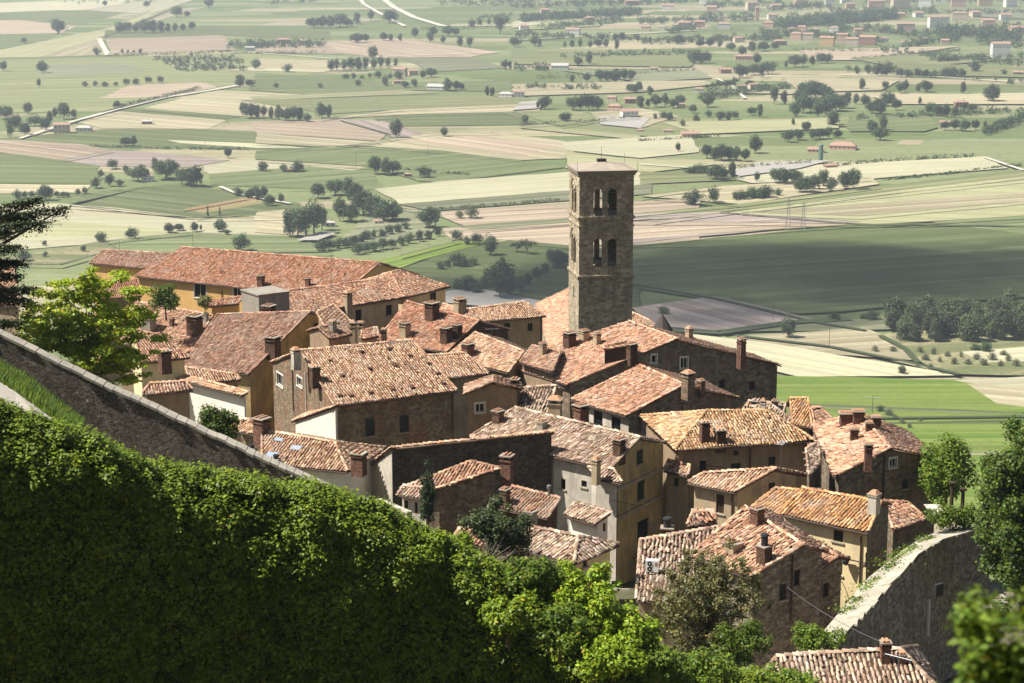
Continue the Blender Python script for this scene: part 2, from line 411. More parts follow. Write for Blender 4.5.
# ---------------------------------------------------------------- chimneys
def chimney(roof, base, ux, w, d, h, style):
    base = Vector(base); ux = Vector((ux.x, ux.y, 0)).normalized(); uy = Vector((-ux.y, ux.x, 0)); mb = MB()
    wall = {'brick': 'brick_red', 'dark': 'brick_dark', 'plaster': 'tan', 'grey': 'cement', 'pipe': 'metal', 'white': 'grey_plaster', 'pot': 'brick_dark', 'arch': 'tan', 'stone': 'stone_brown'}[style]
    mats = [M[wall], M['cap'], M['tile'], M['metal_dark']]
    b0 = base - Vector((0, 0, .7)); hw, hd = w / 2, d / 2; tc = (.40, .24, .16)
    top = base + Vector((0, 0, h))
    if style == 'pipe':
        mb.tube([b0, top - Vector((0, 0, .12))], hw * .6, 8, 0); mb.tube([top - Vector((0, 0, .25)), top - Vector((0, 0, .05)), top], [hw, hw * .95, hw * .2], 8, 0)
    elif style == 'pot':
        mb.box(b0, ux, uy, hw, hd, h * .55 + .7, 0, .97); mb.box(base + Vector((0, 0, h * .55)), ux, uy, hw * 1.1, hd * 1.1, .08, 1)
        mb.tube([base + Vector((0, 0, h * .6)), top - Vector((0, 0, .1))], hw * .62, 10, 3); mb.tube([top - Vector((0, 0, .1)), top], [hw * .8, hw * .7], 10, 3)
    else:
        cap = .10; lid = min(.45, h * .25)
        mb.box(b0, ux, uy, hw, hd, h - lid + .7, 0, .96)
        c = base + Vector((0, 0, h - lid))
        mb.box(c, ux, uy, hw * 1.14, hd * 1.14, cap, 0)
        for sx in (-1, 1):
            for sy in (-1, 1): mb.box(c + ux * sx * hw * .74 + uy * sy * hd * .74 + Vector((0, 0, cap)), ux, uy, hw * .2, hd * .2, lid - cap - .06, 0)
        mb.box(c + Vector((0, 0, cap)), ux, uy, hw * .45, hd * .45, lid - cap - .08, 3)
        if style in ('arch', 'stone', 'white'):
            mb.box(top - Vector((0, 0, .06)), ux, uy, hw * 1.2, hd * 1.2, .07, 1)
            mb.box(top + Vector((0, 0, .01)), ux, uy, hw * 1.05, hd * 1.05, .22, 2, .45, tc)
        else:
            mb.box(top - Vector((0, 0, .06)), ux, uy, hw * 1.22, hd * 1.22, .08, 1)
            for sx in (-.5, .3): mb.tube([top + ux * sx * hw - uy * hd + Vector((0, 0, .06)), top + ux * sx * hw + uy * hd + Vector((0, 0, .06))], .09, 6, 2, tc)
    return mb.build('chimney', mats, roof)
# ---------------------------------------------------------------- houses
HOUSES = {}
def rayplane(px, py, p, n):
    d = ray(px, py); return d * (p.dot(n) / d.dot(n))
def lineX(p1, p2, q1, q2):
    d1 = p2 - p1; d2 = q2 - q1; den = d1.x * d2.y - d1.y * d2.x
    if abs(den) < 1e-9: return None
    t = ((q1.x - p1.x) * d2.y - (q1.y - p1.y) * d2.x) / den
    return Vector((p1.x + d1.x * t, p1.y + d1.y * t, 0))
def inset(poly, d):
    n = len(poly); area = sum(poly[i].x * poly[(i + 1) % n].y - poly[(i + 1) % n].x * poly[i].y for i in range(n))
    s = 1 if area > 0 else -1; lines = []
    for i in range(n):
        a, b = poly[i], poly[(i + 1) % n]; t = Vector((b.x - a.x, b.y - a.y, 0)).normalized(); nn = Vector((-t.y, t.x, 0)) * s * (d[i] if isinstance(d, (list, tuple)) else d)
        lines.append((Vector((a.x, a.y, 0)) + nn, Vector((b.x, b.y, 0)) + nn))
    return [lineX(*lines[i - 1], *lines[i]) or Vector((poly[i].x, poly[i].y, 0)) for i in range(n)]
def solve_slope(A, B, R1, R2, pitch, D, z=None):
    s = (slope(*A) + slope(*B)) / 2
    if z is None: z = -s * (D or modelD(s))
    a, b = atz(*A, z), atz(*B, z); e = Vector((b.x - a.x, b.y - a.y, 0)).normalized(); nn = Vector((-e.y, e.x, 0))
    M_ = ((R1[0] + R2[0]) / 2, (R1[1] + R2[1]) / 2)
    dist = lambda h: (atz(*M_, z + h) - a).dot(nn)
    sg = 1 if dist(0) > 0 else -1
    lo, hi = 0.0, 14.0
    for _ in range(60):
        m = (lo + hi) / 2
        if m < pitch * sg * dist(m): lo = m
        else: hi = m
    h = (lo + hi) / 2; m = atz(*M_, z + h)
    N = (b - a).cross(m - a).normalized()
    if N.z < 0: N = -N
    return a, b, rayplane(*R1, a, N), rayplane(*R2, a, N), N, nn * sg
def zplane(p, o, N): return o.z - ((p.x - o.x) * N.x + (p.y - o.y) * N.y) / N.z
def house(key, label, A, B, R1, R2, wall='stone_brown', pal='pink', wear=.6, pitch=.33, D=None, kind='gable', hip='', bk=1.0, hw=9.0,
          win=(), chim=(), cat='house', name='house', over=(.38, .14), jitter=1.0, mix=None, gutter=True, verge=True, pts=None, antenna=(), group=None):
    rs = np.random.default_rng(abs(hash(key)) % 99991 if False else sum(ord(c) * (i + 3) for i, c in enumerate(key)))
    if pts: a, b, r1, r2 = (Vector(p) for p in pts); N = (b - a).cross(r1 - a).normalized(); N = N if N.z > 0 else -N; e = (b - a); nn = Vector((-e.y, e.x, 0)).normalized(); nn = nn if nn.dot(r1 - a) > 0 else -nn
    else: a, b, r1, r2, N, nn = solve_slope(A, B, R1, R2, pitch, D)
    dm = ((r1 + r2) / 2 - a).dot(nn)
    slopes = [[a, b, r2, r1]]
    if kind == 'gable':
        c = a + nn * 2 * dm if 'l' in hip else Vector((r1.x + bk * (r1.x - a.x), r1.y + bk * (r1.y - a.y), r1.z - bk * (r1.z - a.z)))
        d = b + nn * 2 * dm if 'r' in hip else Vector((r2.x + bk * (r2.x - b.x), r2.y + bk * (r2.y - b.y), r2.z - bk * (r2.z - b.z)))
        mcd = (c + d) / 2
        if (r2 - r1).length > .3:
            N2 = (r2 - r1).cross(mcd - r1).normalized(); N2 = N2 if N2.z > 0 else -N2
            c.z = zplane(c, r1, N2); d.z = zplane(d, r1, N2)
        else: N2 = (c - r1).cross(d - r1).normalized(); N2 = N2 if N2.z > 0 else -N2
        slopes.append([d, c, r1, r2])
        if 'l' in hip: slopes.append([c, a, r1])
        if 'r' in hip: slopes.append([b, d, r2])
        outline = [a, b, d, c]
    else:
        outline = [a, b, r2, r1]
    cen = sum(outline, Vector()) / len(outline)
    zb = min(min(p.z for p in outline) - hw, ground(cen.x, cen.y) - 1.0)
    if kind == 'low': zb = min(p.z for p in outline) - hw
    root = thing(name, (cen.x, cen.y, zb), label, cat, group)
    # --- walls
    ov = [over[0], over[1], over[0] if kind == 'gable' else over[1], over[1]]
    if 'l' in hip: ov[3] = over[0]
    if 'r' in hip: ov[1] = over[0]
    q = inset(outline, ov); th = .17
    def top(p, back):
        z1 = zplane(p, a, N)
        if kind == 'gable': z1 = min(z1, zplane(p, r1, N2))
        return z1 - th
    a_, b_, d_, c_ = q
    za, zb_, zd, zc = top(a_, 0), top(b_, 0), top(d_, 1), top(c_, 1)
    if 'l' in hip: za = zc = min(za, zc)
    if 'r' in hip: zb_ = zd = min(zb_, zd)
    mbw = MB(); holes = {}; walls = {}
    def mk(side, p, p2, z1, z2, apex=None):
        u = (p2 - p); L = u.length; u = u / L; n_ = Vector((u.y, -u.x, 0))
        if n_.dot(p - Vector((cen.x, cen.y, 0))) < 0: n_ = -n_
        org = Vector((p.x, p.y, 0)); pp = [(0, zb), (L, zb), (L, z2)]
        if apex is not None: pp.append(((apex - p).dot(u), top(apex, 0)))
        pp.append((0, z1)); walls[side] = (org, u, n_, L, pp)
    mk('f', a_, b_, za, zb_); mk('k', d_, c_, zd, zc)
    ar = lineX(b_, d_, r1, r2) if kind == 'gable' and 'r' not in hip else None
    al = lineX(c_, a_, r1, r2) if kind == 'gable' and 'l' not in hip else None
    ok = lambda p, x, y: p is not None and 0.02 < (p - x).dot((y - x).normalized()) / (y - x).length < .98
    mk('r', b_, d_, zb_, zd, ar if ok(ar, b_, d_) else None); mk('l', c_, a_, zc, za, al if ok(al, c_, a_) else None)
    wl = []
    for side, px, py, w, h, st in win:
        org, u, n_, L, pp = walls[side]
        p0 = rayplane(px - w / 2, py, org, n_); p1 = rayplane(px + w / 2, py, org, n_); pm = rayplane(px, py, org, n_)
        t0, t1 = sorted(((p0 - org).dot(u), (p1 - org).dot(u))); hz = h * pm.y / FPX * 1.03
        t0, t1 = max(t0, .15), min(t1, L - .15); zt, zl = pm.z + hz / 2, pm.z - hz / 2
        zlim = min(pp[2][1], pp[-1][1]) - .08 if len(pp) == 4 else max(p[1] for p in pp) - .3
        if zt > zlim: zt = zlim
        if t1 - t0 < .15 or zt - zl < .2 or zl < zb: print('  window skipped', key, side, px, py, round(t0, 1), round(t1, 1), round(L, 1)); continue
        hole = rect(t0, t1, zl, zt); holes.setdefault(side, []).append(hole); wl.append((side, hole, st))
    wm = [wall] + sorted(set((mix or {}).values()))
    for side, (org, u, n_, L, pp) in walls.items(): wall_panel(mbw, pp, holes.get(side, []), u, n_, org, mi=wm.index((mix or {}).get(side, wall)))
    mbw.build('wall', [M[k] for k in wm], root)
    for side, hole, st in wl:
        org, u, n_, L, pp = walls[side]; window_part(root, hole, u, n_, org, st)
    # --- roof
    T = Tiles()
    dark = [x * .4 for x in PAL[pal][2]]  # channel colour darkened to paint the shade between cover tiles
    for sl in slopes:
        k = len(sl); lo = [p - Vector((0, 0, .13)) for p in sl]
        if k == 4: T.sheet(list(sl) + lo, [(0, 1, 2, 3), (7, 6, 5, 4), (0, 4, 5, 1), (1, 5, 6, 2), (2, 6, 7, 3), (3, 7, 4, 0)], dark)
        else: T.sheet(list(sl) + lo, [(0, 1, 2, 2), (5, 4, 3, 3), (0, 3, 4, 1), (1, 4, 5, 2), (2, 5, 3, 0)], dark)
        tile_slope(T, sl, pal, rs, wear, jitter=jitter)
    if kind == 'gable':
        tile_line(T, r1, r2, pal, rs, wear)
        for ch, x, y, r_ in (('l', a, c, r1), ('r', b, d, r2)):
            tile_line(T, x, r_, pal, rs, wear, r=.105 if ch not in hip else .12)
            tile_line(T, y, r_, pal, rs, wear, r=.105 if ch not in hip else .12)
    else:
        tile_line(T, r1, r2, pal, rs, wear); tile_line(T, a, r1, pal, rs, wear, r=.105); tile_line(T, b, r2, pal, rs, wear, r=.105)
    F = np.concatenate(T.F)
    roof = np_mesh('roof', np.concatenate(T.V), F, M['tile'], root, cols=np.concatenate(T.C))
    if gutter and kind != 'low':
        e = (b - a).normalized(); g = MB(); off = -nn * .05 - Vector((0, 0, .12))
        g.tube([a + off, b + off], .065, 6); g.build('gutter', M['copper'], root)
    for cspec in chim:
        px, py, w, h, st = cspec[:5]; dd = cspec[5] if len(cspec) > 5 else None
        p = at(px, py, dd) if dd else rayplane(px, py, a, N)
        if len(cspec) > 6 or (not dd and kind == 'gable' and (p - r1).dot(nn) > 0 and abs(N2.dot(ray(px, py))) > .02):
            p = rayplane(px, py, r1, N2)
        sc = p.y / FPX; chimney(roof, p, (b - a), w * sc, min(w * sc * 1.0, 1.2), h * sc * 1.03, st)
    for px, py, h in antenna:
        p = rayplane(px, py, a, N); sc = p.y / FPX; hh = h * sc; g = MB(); g.tube([p - Vector((0, 0, .3)), p + Vector((0, 0, hh))], .022, 5)
        ax = Vector((rs.random() - .5, rs.random() - .5, 0)).normalized(); ay = Vector((-ax.y, ax.x, 0)); tpt = p + Vector((0, 0, hh * .93))
        g.tube([tpt - ax * .7, tpt + ax * .7], .016, 4)
        for i in range(-4, 5): g.tube([tpt + ax * i * .16 - ay * .3, tpt + ax * i * .16 + ay * .3], .009, 4)
        g.build('antenna', M['metal'], root)
    HOUSES[key] = dict(root=root, roof=roof, walls=walls, a=a, b=b, r1=r1, r2=r2, N=N, nn=nn, outline=outline)
    print('%-14s D %.0f-%.0f eave %.1f slope-run %.1f rise %.2f z %.1f' % (key, min(p.y for p in outline), max(p.y for p in outline), (b - a).length, dm, (r1.z + r2.z) / 2 - a.z, a.z), 'tilt %.2f' % (r2.z - r1.z))
    return root
# ---------------------------------------------------------------- the town, far to near
house('annex', 'long orange house end with dark red roof, farthest left of the big orange house', (89, 263), (152, 269), (104, 250), (170, 254), 'orange', 'violet', hip='l', hw=8, antenna=[(120, 257, 18)])
house('big_orange', 'largest orange house with a very long red tiled roof and two tall windows', (135, 276), (338, 298), (183, 247.5), (380, 263), 'orange', 'red', wear=.7,
      win=[('f', 200, 291, 12, 14, 'white'), ('f', 237, 293.5, 8, 11, 'white')], chim=[(261, 287, 6, 12, 'brick'), (308, 287, 4.5, 9, 'brick')], antenna=[(332, 290, 38)])
house('cream_front', 'cream house with shallow red roof and two small dark windows below the long red roof', (280, 317), (401, 297.5), (264, 294), (382, 279), 'cream', 'pink', D=216, wear=.7,
      win=[('f', 358.5, 315, 6, 11, 'glass'), ('f', 389, 310, 6, 10, 'glass')], chim=[(348, 307, 7, 15, 'arch')], antenna=[(379, 300, 40)])
house('cream_hip', 'small cream house end with hipped roof and one dark window behind the town centre', (404, 297.5), (450, 286.5), (391, 273), (399, 270.5), 'cream', 'pink', hip='lr', D=229, wear=.7,
      win=[('f', 433, 297, 6, 10, 'glass')])
house('left_low', 'low house with faded red roof between yellow green tree top and orange house end', (96, 299), (142, 296), (108, 282), (138, 279.5), 'brownwash', 'red', hw=7)
house('behind_cedar', 'pinkish roofed house half hidden behind the cedar boughs', (-40, 300), (20, 307), (-30, 262), (14, 268), 'brownwash', 'pink', hw=7)
house('left_long', 'long worn pink roof with two stubby dark chimneys right of the yellow green tree', (120, 343), (190, 352), (136, 302), (213, 316), 'brownwash', 'pink', wear=.8, jitter=1.5,
      chim=[(149, 331, 12, 17, 'grey'), (195, 335, 13, 20, 'dark'), (172, 326, 4, 8, 'brick'), (206, 322, 4, 9, 'grey')])
house('small_orange', 'tiny orange extension with its own red roof below the tall windows of the orange house', (208, 306.5), (239, 303.5), (213, 301), (241, 297), 'orange', 'red', kind='shed', D=212, hw=6)
house('brown_gable', 'house with wide brown tiled roof and stained ochre gable', (183, 366), (249, 374), (217, 315), (310, 312), 'ochre', 'violet', bk=.5, wear=.7, antenna=[(240, 335, 22)],
      win=[('r', 315.6, 326, 4.5, 6, 'dark')], chim=[(269, 317, 10, 12, 'dark'), (273, 352, 12, 16, 'dark')])
house('brown_lean', 'low lean-to with pale tiles under the wide brown roof, dark doorway below', (192, 384.5), (241, 379.5), (185, 367.5), (237, 375), 'ochre', 'tan', kind='shed', hw=9, win=[('f', 236, 394, 8, 18, 'door')])
house('cream_low', 'small cream house with hipped red roof touching the yellow green tree', (140, 363), (190, 357), (134, 331), (160, 336), 'cream', 'pink', hip='r', D=168, chim=[(165, 365, 11, 15, 'brick', 160)])
house('white_shed', 'white plaster wall with a single sloping tile edge above the round dark bush', (170, 377), (242, 396), (177, 374), (248, 392.5), 'white', 'tan', kind='shed', D=166, pitch=.2, hw=8)
house('tree_lean', 'low tiled lean-to half hidden by the lower branches of the yellow green tree', (142, 394), (193, 390), (150, 384), (186, 382), 'brownwash', 'pink', kind='shed', hw=5, D=150)
house('mid_gap', 'narrow roof of tan tiles falling to the right beside the ochre gable', (334, 344), (354, 325), (317, 313), (334, 305), 'brownwash', 'tan', kind='shed', D=192,
      chim=[(353, 340, 6, 18, 'arch'), (361, 340, 6, 18, 'plaster'), (384, 338, 5, 9, 'dark')])
house('roof_box', 'small pink roofed stair turret between two chimneys left of the town centre', (361, 339), (379, 336), (362, 331), (377, 328), 'tan', 'pink', D=184, hw=4)
house('mid_red', 'red roofed house with four chimneys left of the tan gabled house near the centre', (378, 340), (446, 352.5), (407, 302), (479, 321), 'brick_dark', 'red', wear=.75,
      chim=[(432, 319, 11, 17, 'dark'), (405, 337, 9, 15, 'plaster'), (446, 343, 9, 16, 'dark'), (457, 338, 8, 14, 'dark')])
house('pot_wall', 'little parapet block with a large chimney behind the red roof of four chimneys', (441, 309), (466, 317), (443, 304), (468, 311), 'brick_dark', 'pink', D=224, kind='shed', hw=4, chim=[(460, 314, 10, 16, 'plaster')])
house('tan_gable', 'tan rendered house with one small dark window, roof against the dark wood left of tower', (470, 322.5), (546, 316), (460, 310.5), (525, 302), 'tan', 'tan', wear=.8, win=[('f', 507, 327, 6, 8, 'dark'), ('f', 530, 327, 5, 8, 'glass')], D=228)
house('pale_hip', 'pale tiled house with brick pot chimney directly right of the light roofed house', (446, 357), (508, 373), (475, 333), (524, 352), 'brownwash', 'tan', wear=.8, D=190, chim=[(468, 356, 10, 13, 'brick')], antenna=[(492, 352, 26)])
house('center', 'large brown stone and brick house with wide pale pink roof and two green shuttered windows', (334, 405.5), (457, 390.5), (300, 351), (413, 340.5), 'stone_brick', 'tan', wear=.85, mix={'l': 'stone_brown'},
      win=[('f', 370, 427, 9.5, 19, 'shutter'), ('f', 404.4, 423.5, 9.5, 18, 'shutter'), ('l', 280, 380, 6, 12, 'white'), ('l', 299.7, 382, 5, 9, 'white')],
      chim=[(315, 380, 9, 14, 'dark'), (296, 362, 8, 13, 'white')], antenna=[(391, 365, 26), (423, 352, 20)])
house('center_right', 'low house with pale tiles tucked against the right end of the pale pink roof', (447, 378), (489, 373.5), (428, 356), (465, 353.5), 'tan', 'tan', wear=.8, D=181, hw=8, win=[('f', 470, 387, 6, 9, 'shutter')])
house('church_nave', 'church nave with long plain pink roof rising behind the bell tower', (549, 350), (536, 304), (592, 325), (575, 286), 'stone_tower', 'pink', wear=.5, hw=10, D=246, bk=1, name='church', cat='church')
house('church_side', 'pale low gable end showing right of the bell tower foot', (640, 337), (668, 333), (628, 311), (650, 321), 'cream', 'tan', D=232, hw=8, kind='shed', name='church_annex', cat='church')
house('long_stone', 'very long dark stone house with orange red roof in front of the bell tower', (500, 363.5), (567, 384.5), (629, 322), (677, 339), 'stone_dark', 'pink', wear=.7,
      win=[('r', 684, 363, 7, 11, 'white'), ('r', 654, 359, 5, 8, 'white'), ('r', 722, 384, 6, 9, 'dark'), ('r', 752, 386, 6, 9, 'dark'), ('f', 551, 388, 5, 12, 'dark'), ('f', 560, 392, 5, 12, 'dark')],
      chim=[(569.5, 347, 10, 15, 'dark'), (584, 341, 8, 11, 'plaster'), (597, 345, 6, 12, 'plaster'), (631, 358, 10, 15, 'dark'), (741, 361, 7, 23, 'brick', 0, 1), (689, 339, 6, 11, 'arch', 0, 1)])
house('dormer', 'long box dormer of pale tiles standing on the orange red roof', (605, 350), (629, 345), (603, 347), (627, 342), 'brick_dark', 'pink', D=163.5, kind='low', hw=1.3, gutter=False, name='dormer', cat='dormer')
house('tiny_lean', 'tiny lean-to roof with a brick chimney in the angle below the orange red roof', (603, 373), (619, 378), (622, 361), (638, 366), 'brick_dark', 'pink', kind='shed', chim=[(621, 376, 10, 16, 'brick'), (640, 367, 8, 17, 'brick')])
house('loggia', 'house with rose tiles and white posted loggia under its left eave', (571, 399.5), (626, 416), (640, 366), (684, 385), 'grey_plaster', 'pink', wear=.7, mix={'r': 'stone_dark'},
      win=[('f', 582, 414, 6, 15, 'dark'), ('f', 598, 419, 9, 16, 'dark'), ('f', 616, 425, 9, 16, 'dark')], chim=[(688, 391, 10, 19, 'stone', 0, 1), (701, 389, 6, 9, 'brick', 0, 1), (581, 424, 12, 20, 'brick', 152)])
house('small_gable', 'little grey brown house with white framed window between the brick house and mottled grey roof', (464, 394), (464.5, 386), (493, 382.5), (493, 376), 'brownwash', 'brown', D=158, hw=8, win=[('l', 480, 408, 9, 9, 'white')])
house('stone_roof', 'rough grey mottled roof with stones on it and a tall dark chimney', (496, 413), (548, 416), (501, 390), (556, 386), 'brownwash', 'grey', wear=.9, jitter=2.0, D=157,
      chim=[(515, 404, 8, 26, 'dark'), (555, 418, 13, 20, 'arch')])
house('striped', 'big ochre gabled house with striped roof of grey and brown tiles and three shuttered windows', (470, 437), (611, 469), (515, 408), (640, 438), 'ochre', 'grey', wear=.8, mix={'f': 'grey_plaster'},
      win=[('r', 640, 457, 6.5, 15, 'shutter'), ('r', 641, 490, 7.5, 21, 'shutter'), ('r', 672, 479, 8, 19, 'shutter'), ('r', 643, 530, 11, 22, 'dark'), ('r', 672, 523, 8, 18, 'dark'), ('f', 584, 484, 5.5, 7, 'glass'), ('f', 563, 484, 5, 11, 'glass')],
      chim=[(498, 422, 9, 12, 'dark'), (542, 429, 8, 8, 'grey'), (619, 455, 10, 17, 'dark'), (596, 475, 7, 16, 'arch', 136)], hw=13, antenna=[(518, 440, 30)])
house('yellow_hip', 'brown walled house with hipped roof of yellow tiles and two dark chimneys', (675, 449.5), (814, 440.5), (706, 411.5), (768, 411), 'brownwash', 'yellow', hip='lr', wear=.9, jitter=1.3,
      win=[('f', 736, 453, 5, 5, 'dark'), ('f', 736, 468, 10, 10, 'shutter'), ('f', 772, 462, 7, 11, 'shutter'), ('f', 703, 466, 7, 11, 'glass')], chim=[(704.5, 441, 9, 20, 'brick'), (720, 443, 10, 14, 'dark')], antenna=[(781, 465, 26)])
house('ridge_strip', 'narrow weathered roof strip falling right behind the yellow hipped roof', (790, 432), (812, 434), (752, 407), (770, 404), 'stone_dark', 'grey', kind='shed', D=168, wear=.9, jitter=2, chim=[(763, 414, 5, 14, 'white')])
house('low_gable', 'low grey house with pale striped lean roof and tall dark door', (688, 482.5), (735, 492), (703, 474), (776, 469), 'tan', 'tan', wear=.8, hw=9, bk=.8,
      win=[('f', 720, 504, 8, 20, 'door'), ('r', 772, 487, 7, 9, 'shutter')])
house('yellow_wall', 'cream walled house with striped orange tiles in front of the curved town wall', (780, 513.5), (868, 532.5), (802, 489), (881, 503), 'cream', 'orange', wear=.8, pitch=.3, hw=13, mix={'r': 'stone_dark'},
      win=[('f', 838, 536, 10, 12, 'shutter'), ('f', 837, 565, 11, 20, 'shutter')], chim=[(874, 503, 10, 10, 'white')])
house('yellow_lean', 'small striped roof joined to the left end of the cream walled house', (752, 507), (781, 515), (775, 489), (801, 491), 'cream', 'orange', wear=.9, D=129, hw=7)
house('wall_lean', 'small dark stone lean-to squeezed between cream house and town wall', (893, 529.5), (926, 519.5), (884, 502), (908, 503), 'stone_dark', 'pink', wear=.8, kind='shed', D=130)
house('stone_gable', 'tall dark stone gabled house with rough pink roof, rightmost of the roofs', (834.5, 476.5), (812, 425), (890, 448.5), (859, 414), 'stone_dark', 'pink', wear=.9, jitter=1.6, hw=12,
      win=[('l', 893, 463, 7, 9, 'white'), ('l', 905, 484, 6, 10, 'shutter')], chim=[(868, 462, 8, 19, 'brick'), (854, 440, 8, 12, 'dark'), (846, 425, 13, 13, 'brick'), (858, 424, 11, 14, 'brick'), (876, 425, 9, 9, 'brick'), (869, 431, 7, 9, 'dark')], antenna=[(872, 420, 26)])
house('orange_steep', 'small steep roof of boldly striped orange tiles behind the rough pink roof', (793, 424), (812, 427), (790, 399), (808, 398.5), 'brownwash', 'orange', wear=.9, D=166, pitch=.5)
house('pink_small', 'little pale pink roof between the steep orange tiles and the chimneys of the stone gable', (815, 426), (832, 419), (812, 410), (820, 407.5), 'brownwash', 'pink', D=164)
house('green_patch', 'small mossy roof wedged left of the tall stone gable', (809, 476), (820, 462), (806, 450), (818, 443), 'stone_dark', 'grey', kind='shed', wear=.9, D=140)
house('skylights', 'terrace of pale pink tiles with three skylights below the white plaster wall', (262, 463), (348, 471.5), (262, 431), (335, 443), 'white', 'tan', hip='r', wear=.85, chim=[(276, 466, 8, 12, 'pot'), (252, 455, 8, 11, 'pot', 135), (359, 466, 13, 14, 'brick', 136)], bk=.4)
WA, WR, WV = at(292, 421.5, 175), at(335.5, 406.5, 169.3), Vector((.3, .95, 0)) * 2.4
house('white_front', 'bright white gable wall under a narrow strip of tiles left of the brick house', None, None, None, None, 'white', 'tan', kind='shed', pts=(WA, WA + WV, WR, WR + WV), wear=.8)
house('low_left', 'small low roof with a thick brick chimney above the sloping parapet wall', (238, 431), (262, 436), (243, 420), (262, 421), 'stone_brick', 'tan', D=146, chim=[(262, 437, 13, 20, 'brick')])
# shed with its high side towards us
P1, P2 = at(391, 448.5, 141), at(554, 432, 145)
P3 = atz(344, 484, P1.z - 4.6); P4 = P2 + (P3 - P1) * .62
house('dark_front', 'long windowless dark stone front with pale tile ends along its top and pale side wall', None, None, None, None, 'stone_black', 'tan', kind='shed', mix={'l': 'grey_plaster'}, pts=(P3, P4, P1, P2), over=(.25, .12), gutter=False, hw=9)
house('dark_lower', 'dark low house with pale lean roof and ochre framed window under the long dark front', (434, 490), (406, 487), (500, 469), (471, 462), 'stone_dark', 'pink', kind='shed', D=131, wear=.9, hw=8, chim=[(507, 478, 11, 24, 'brick', 133)])
house('pale_shed', 'little pale shed with two dark openings under a short tile eave, behind the cypress', (398, 494), (425, 499), (403, 487), (432, 489.5), 'grey_plaster', 'grey', kind='shed', D=128.5, hw=5, win=[('f', 406, 506, 4, 12, 'dark'), ('f', 416, 508, 3, 12, 'dark')])
house('brick_strip', 'narrow dark brick roof strip with pale edge stones and a thin white flue', (500, 508), (548, 518), (512, 487), (560, 499), 'brick_dark', 'brown', kind='shed', D=127, hw=7, wear=.5, chim=[(505, 506, 8, 18, 'dark'), (549, 497, 5, 13, 'pipe'), (531, 522, 10, 12, 'grey', 122)])
house('pale_roof', 'low house with sun bleached white roof and orange tile hip, half hidden by bushes', (522, 549), (574, 564), (527, 527), (578, 537), 'cream', 'grey', hip='r', wear=1.0, jitter=1.4, hw=7, bk=.8, win=[('f', 556, 569, 5, 9, 'dark'), ('r', 585, 560, 4, 14, 'shutter')])
house('white_tall', 'narrow tall white house with small dark windows beside the stained ochre gable', (595, 524), (565, 515), (611, 513), (575, 503), 'white', 'grey', kind='shed', D=122, hw=12, wear=.9, win=[('l', 605, 527, 4, 9, 'dark'), ('l', 606, 568, 5, 22, 'door')])
house('lean_white', 'short tile lean-to over the grey white wall beside the striped roof', (597, 478), (622, 483), (588, 468), (614, 470), 'grey_plaster', 'grey', kind='shed', D=136, hw=6, wear=.9)
house('flat_pink', 'sprawling house with bleached pink tiles carrying the white air conditioner', (636, 600), (706, 603), (640, 541), (718, 528), 'tan', 'grey', wear=1.0, jitter=1.8, D=112, hw=9, bk=.35, chim=[(667, 541, 13, 25, 'pot', 121), (700, 523, 16, 12, 'brick', 126)])
house('flat_right', 'rough pink roof with brick chimney and black pot above the stone wall behind the olive', (690, 556), (750, 577), (745, 508), (803, 546), 'stone_grey', 'pink', wear=1.0, jitter=1.8, D=113, hw=12, bk=.5,
      win=[('r', 783, 592, 7, 17, 'shutter'), ('r', 797, 578, 6, 17, 'dark')], chim=[(764, 562, 12, 30, 'pot'), (757, 523, 11, 16, 'brick'), (733, 552, 14, 10, 'plaster')])
house('right_tail', 'small pink tile patch at the right end of the windowed stone wall', (797, 560), (818, 571), (815, 543), (838, 557), 'stone_grey', 'pink', wear=.9, jitter=1.6, D=116, hw=12, bk=.5, win=[('r', 826, 590, 6, 15, 'dark')])
house('nearest', 'nearest house with broad weathered roof at the foot of the curved town wall', (742, 702), (948, 700), (776, 657.5), (900, 650), 'stone_brown', 'grey', hip='r', wear=.95, jitter=1.3, D=88, hw=6, chim=[(885, 662, 10, 22, 'brick'), (902, 664, 8, 11, 'brick')], antenna=[(897, 690, 40)])
house('garden_store', 'ochre garden store glimpsed between the pine and the bright bushes', (452, 541), (482, 546), (458, 530), (486, 533), 'orange', 'pink', D=117, hw=4)
house('roof_hut', 'small red hut with stone weighted tiles above the bleached pink roof', (687, 525), (717, 521.5), (692, 513.5), (713, 511), 'brick_dark', 'pink', kind='shed', D=124, hw=3, wear=.9, jitter=2, chim=[])
house('alley_lean', 'narrow tiled lean-to at the foot of the brown walled house with yellow hipped roof', (664, 470), (688, 476), (668, 461), (690, 466), 'tan', 'tan', kind='shed', D=147, hw=8, wear=.9, win=[('f', 676, 482, 5, 9, 'shutter')])
house('mid_small', 'small house with brown roof squeezed between the stone house and the tan gabled house', (520, 362), (552, 372), (532, 346), (560, 353), 'brownwash', 'violet', D=186, hw=8, wear=.7, chim=[(543, 354, 6, 11, 'plaster')])
house('left_mid', 'brown tiled house with a grey chimney between ochre gable and cream front', (330, 339), (352, 334), (318, 328), (340, 323), 'brownwash', 'brown', D=187, hw=7, chim=[(333, 331, 6, 10, 'grey')])
house('terrace_roof', 'low pink lean-to just below the white plaster wall, above the parapet', (205, 428), (240, 434), (212, 416), (244, 421), 'tan', 'pink', kind='shed', D=150, hw=6, wear=.8)
house('behind_yellow', 'grey tiled roof peeping above the yellow hipped roof near the stone gable', (742, 411), (783, 414), (748, 402), (786, 404), 'stone_dark', 'grey', D=175, hw=8, wear=.9, jitter=1.6, chim=[(757, 408, 10, 8, 'brick'), (775, 409, 6, 9, 'dark')])
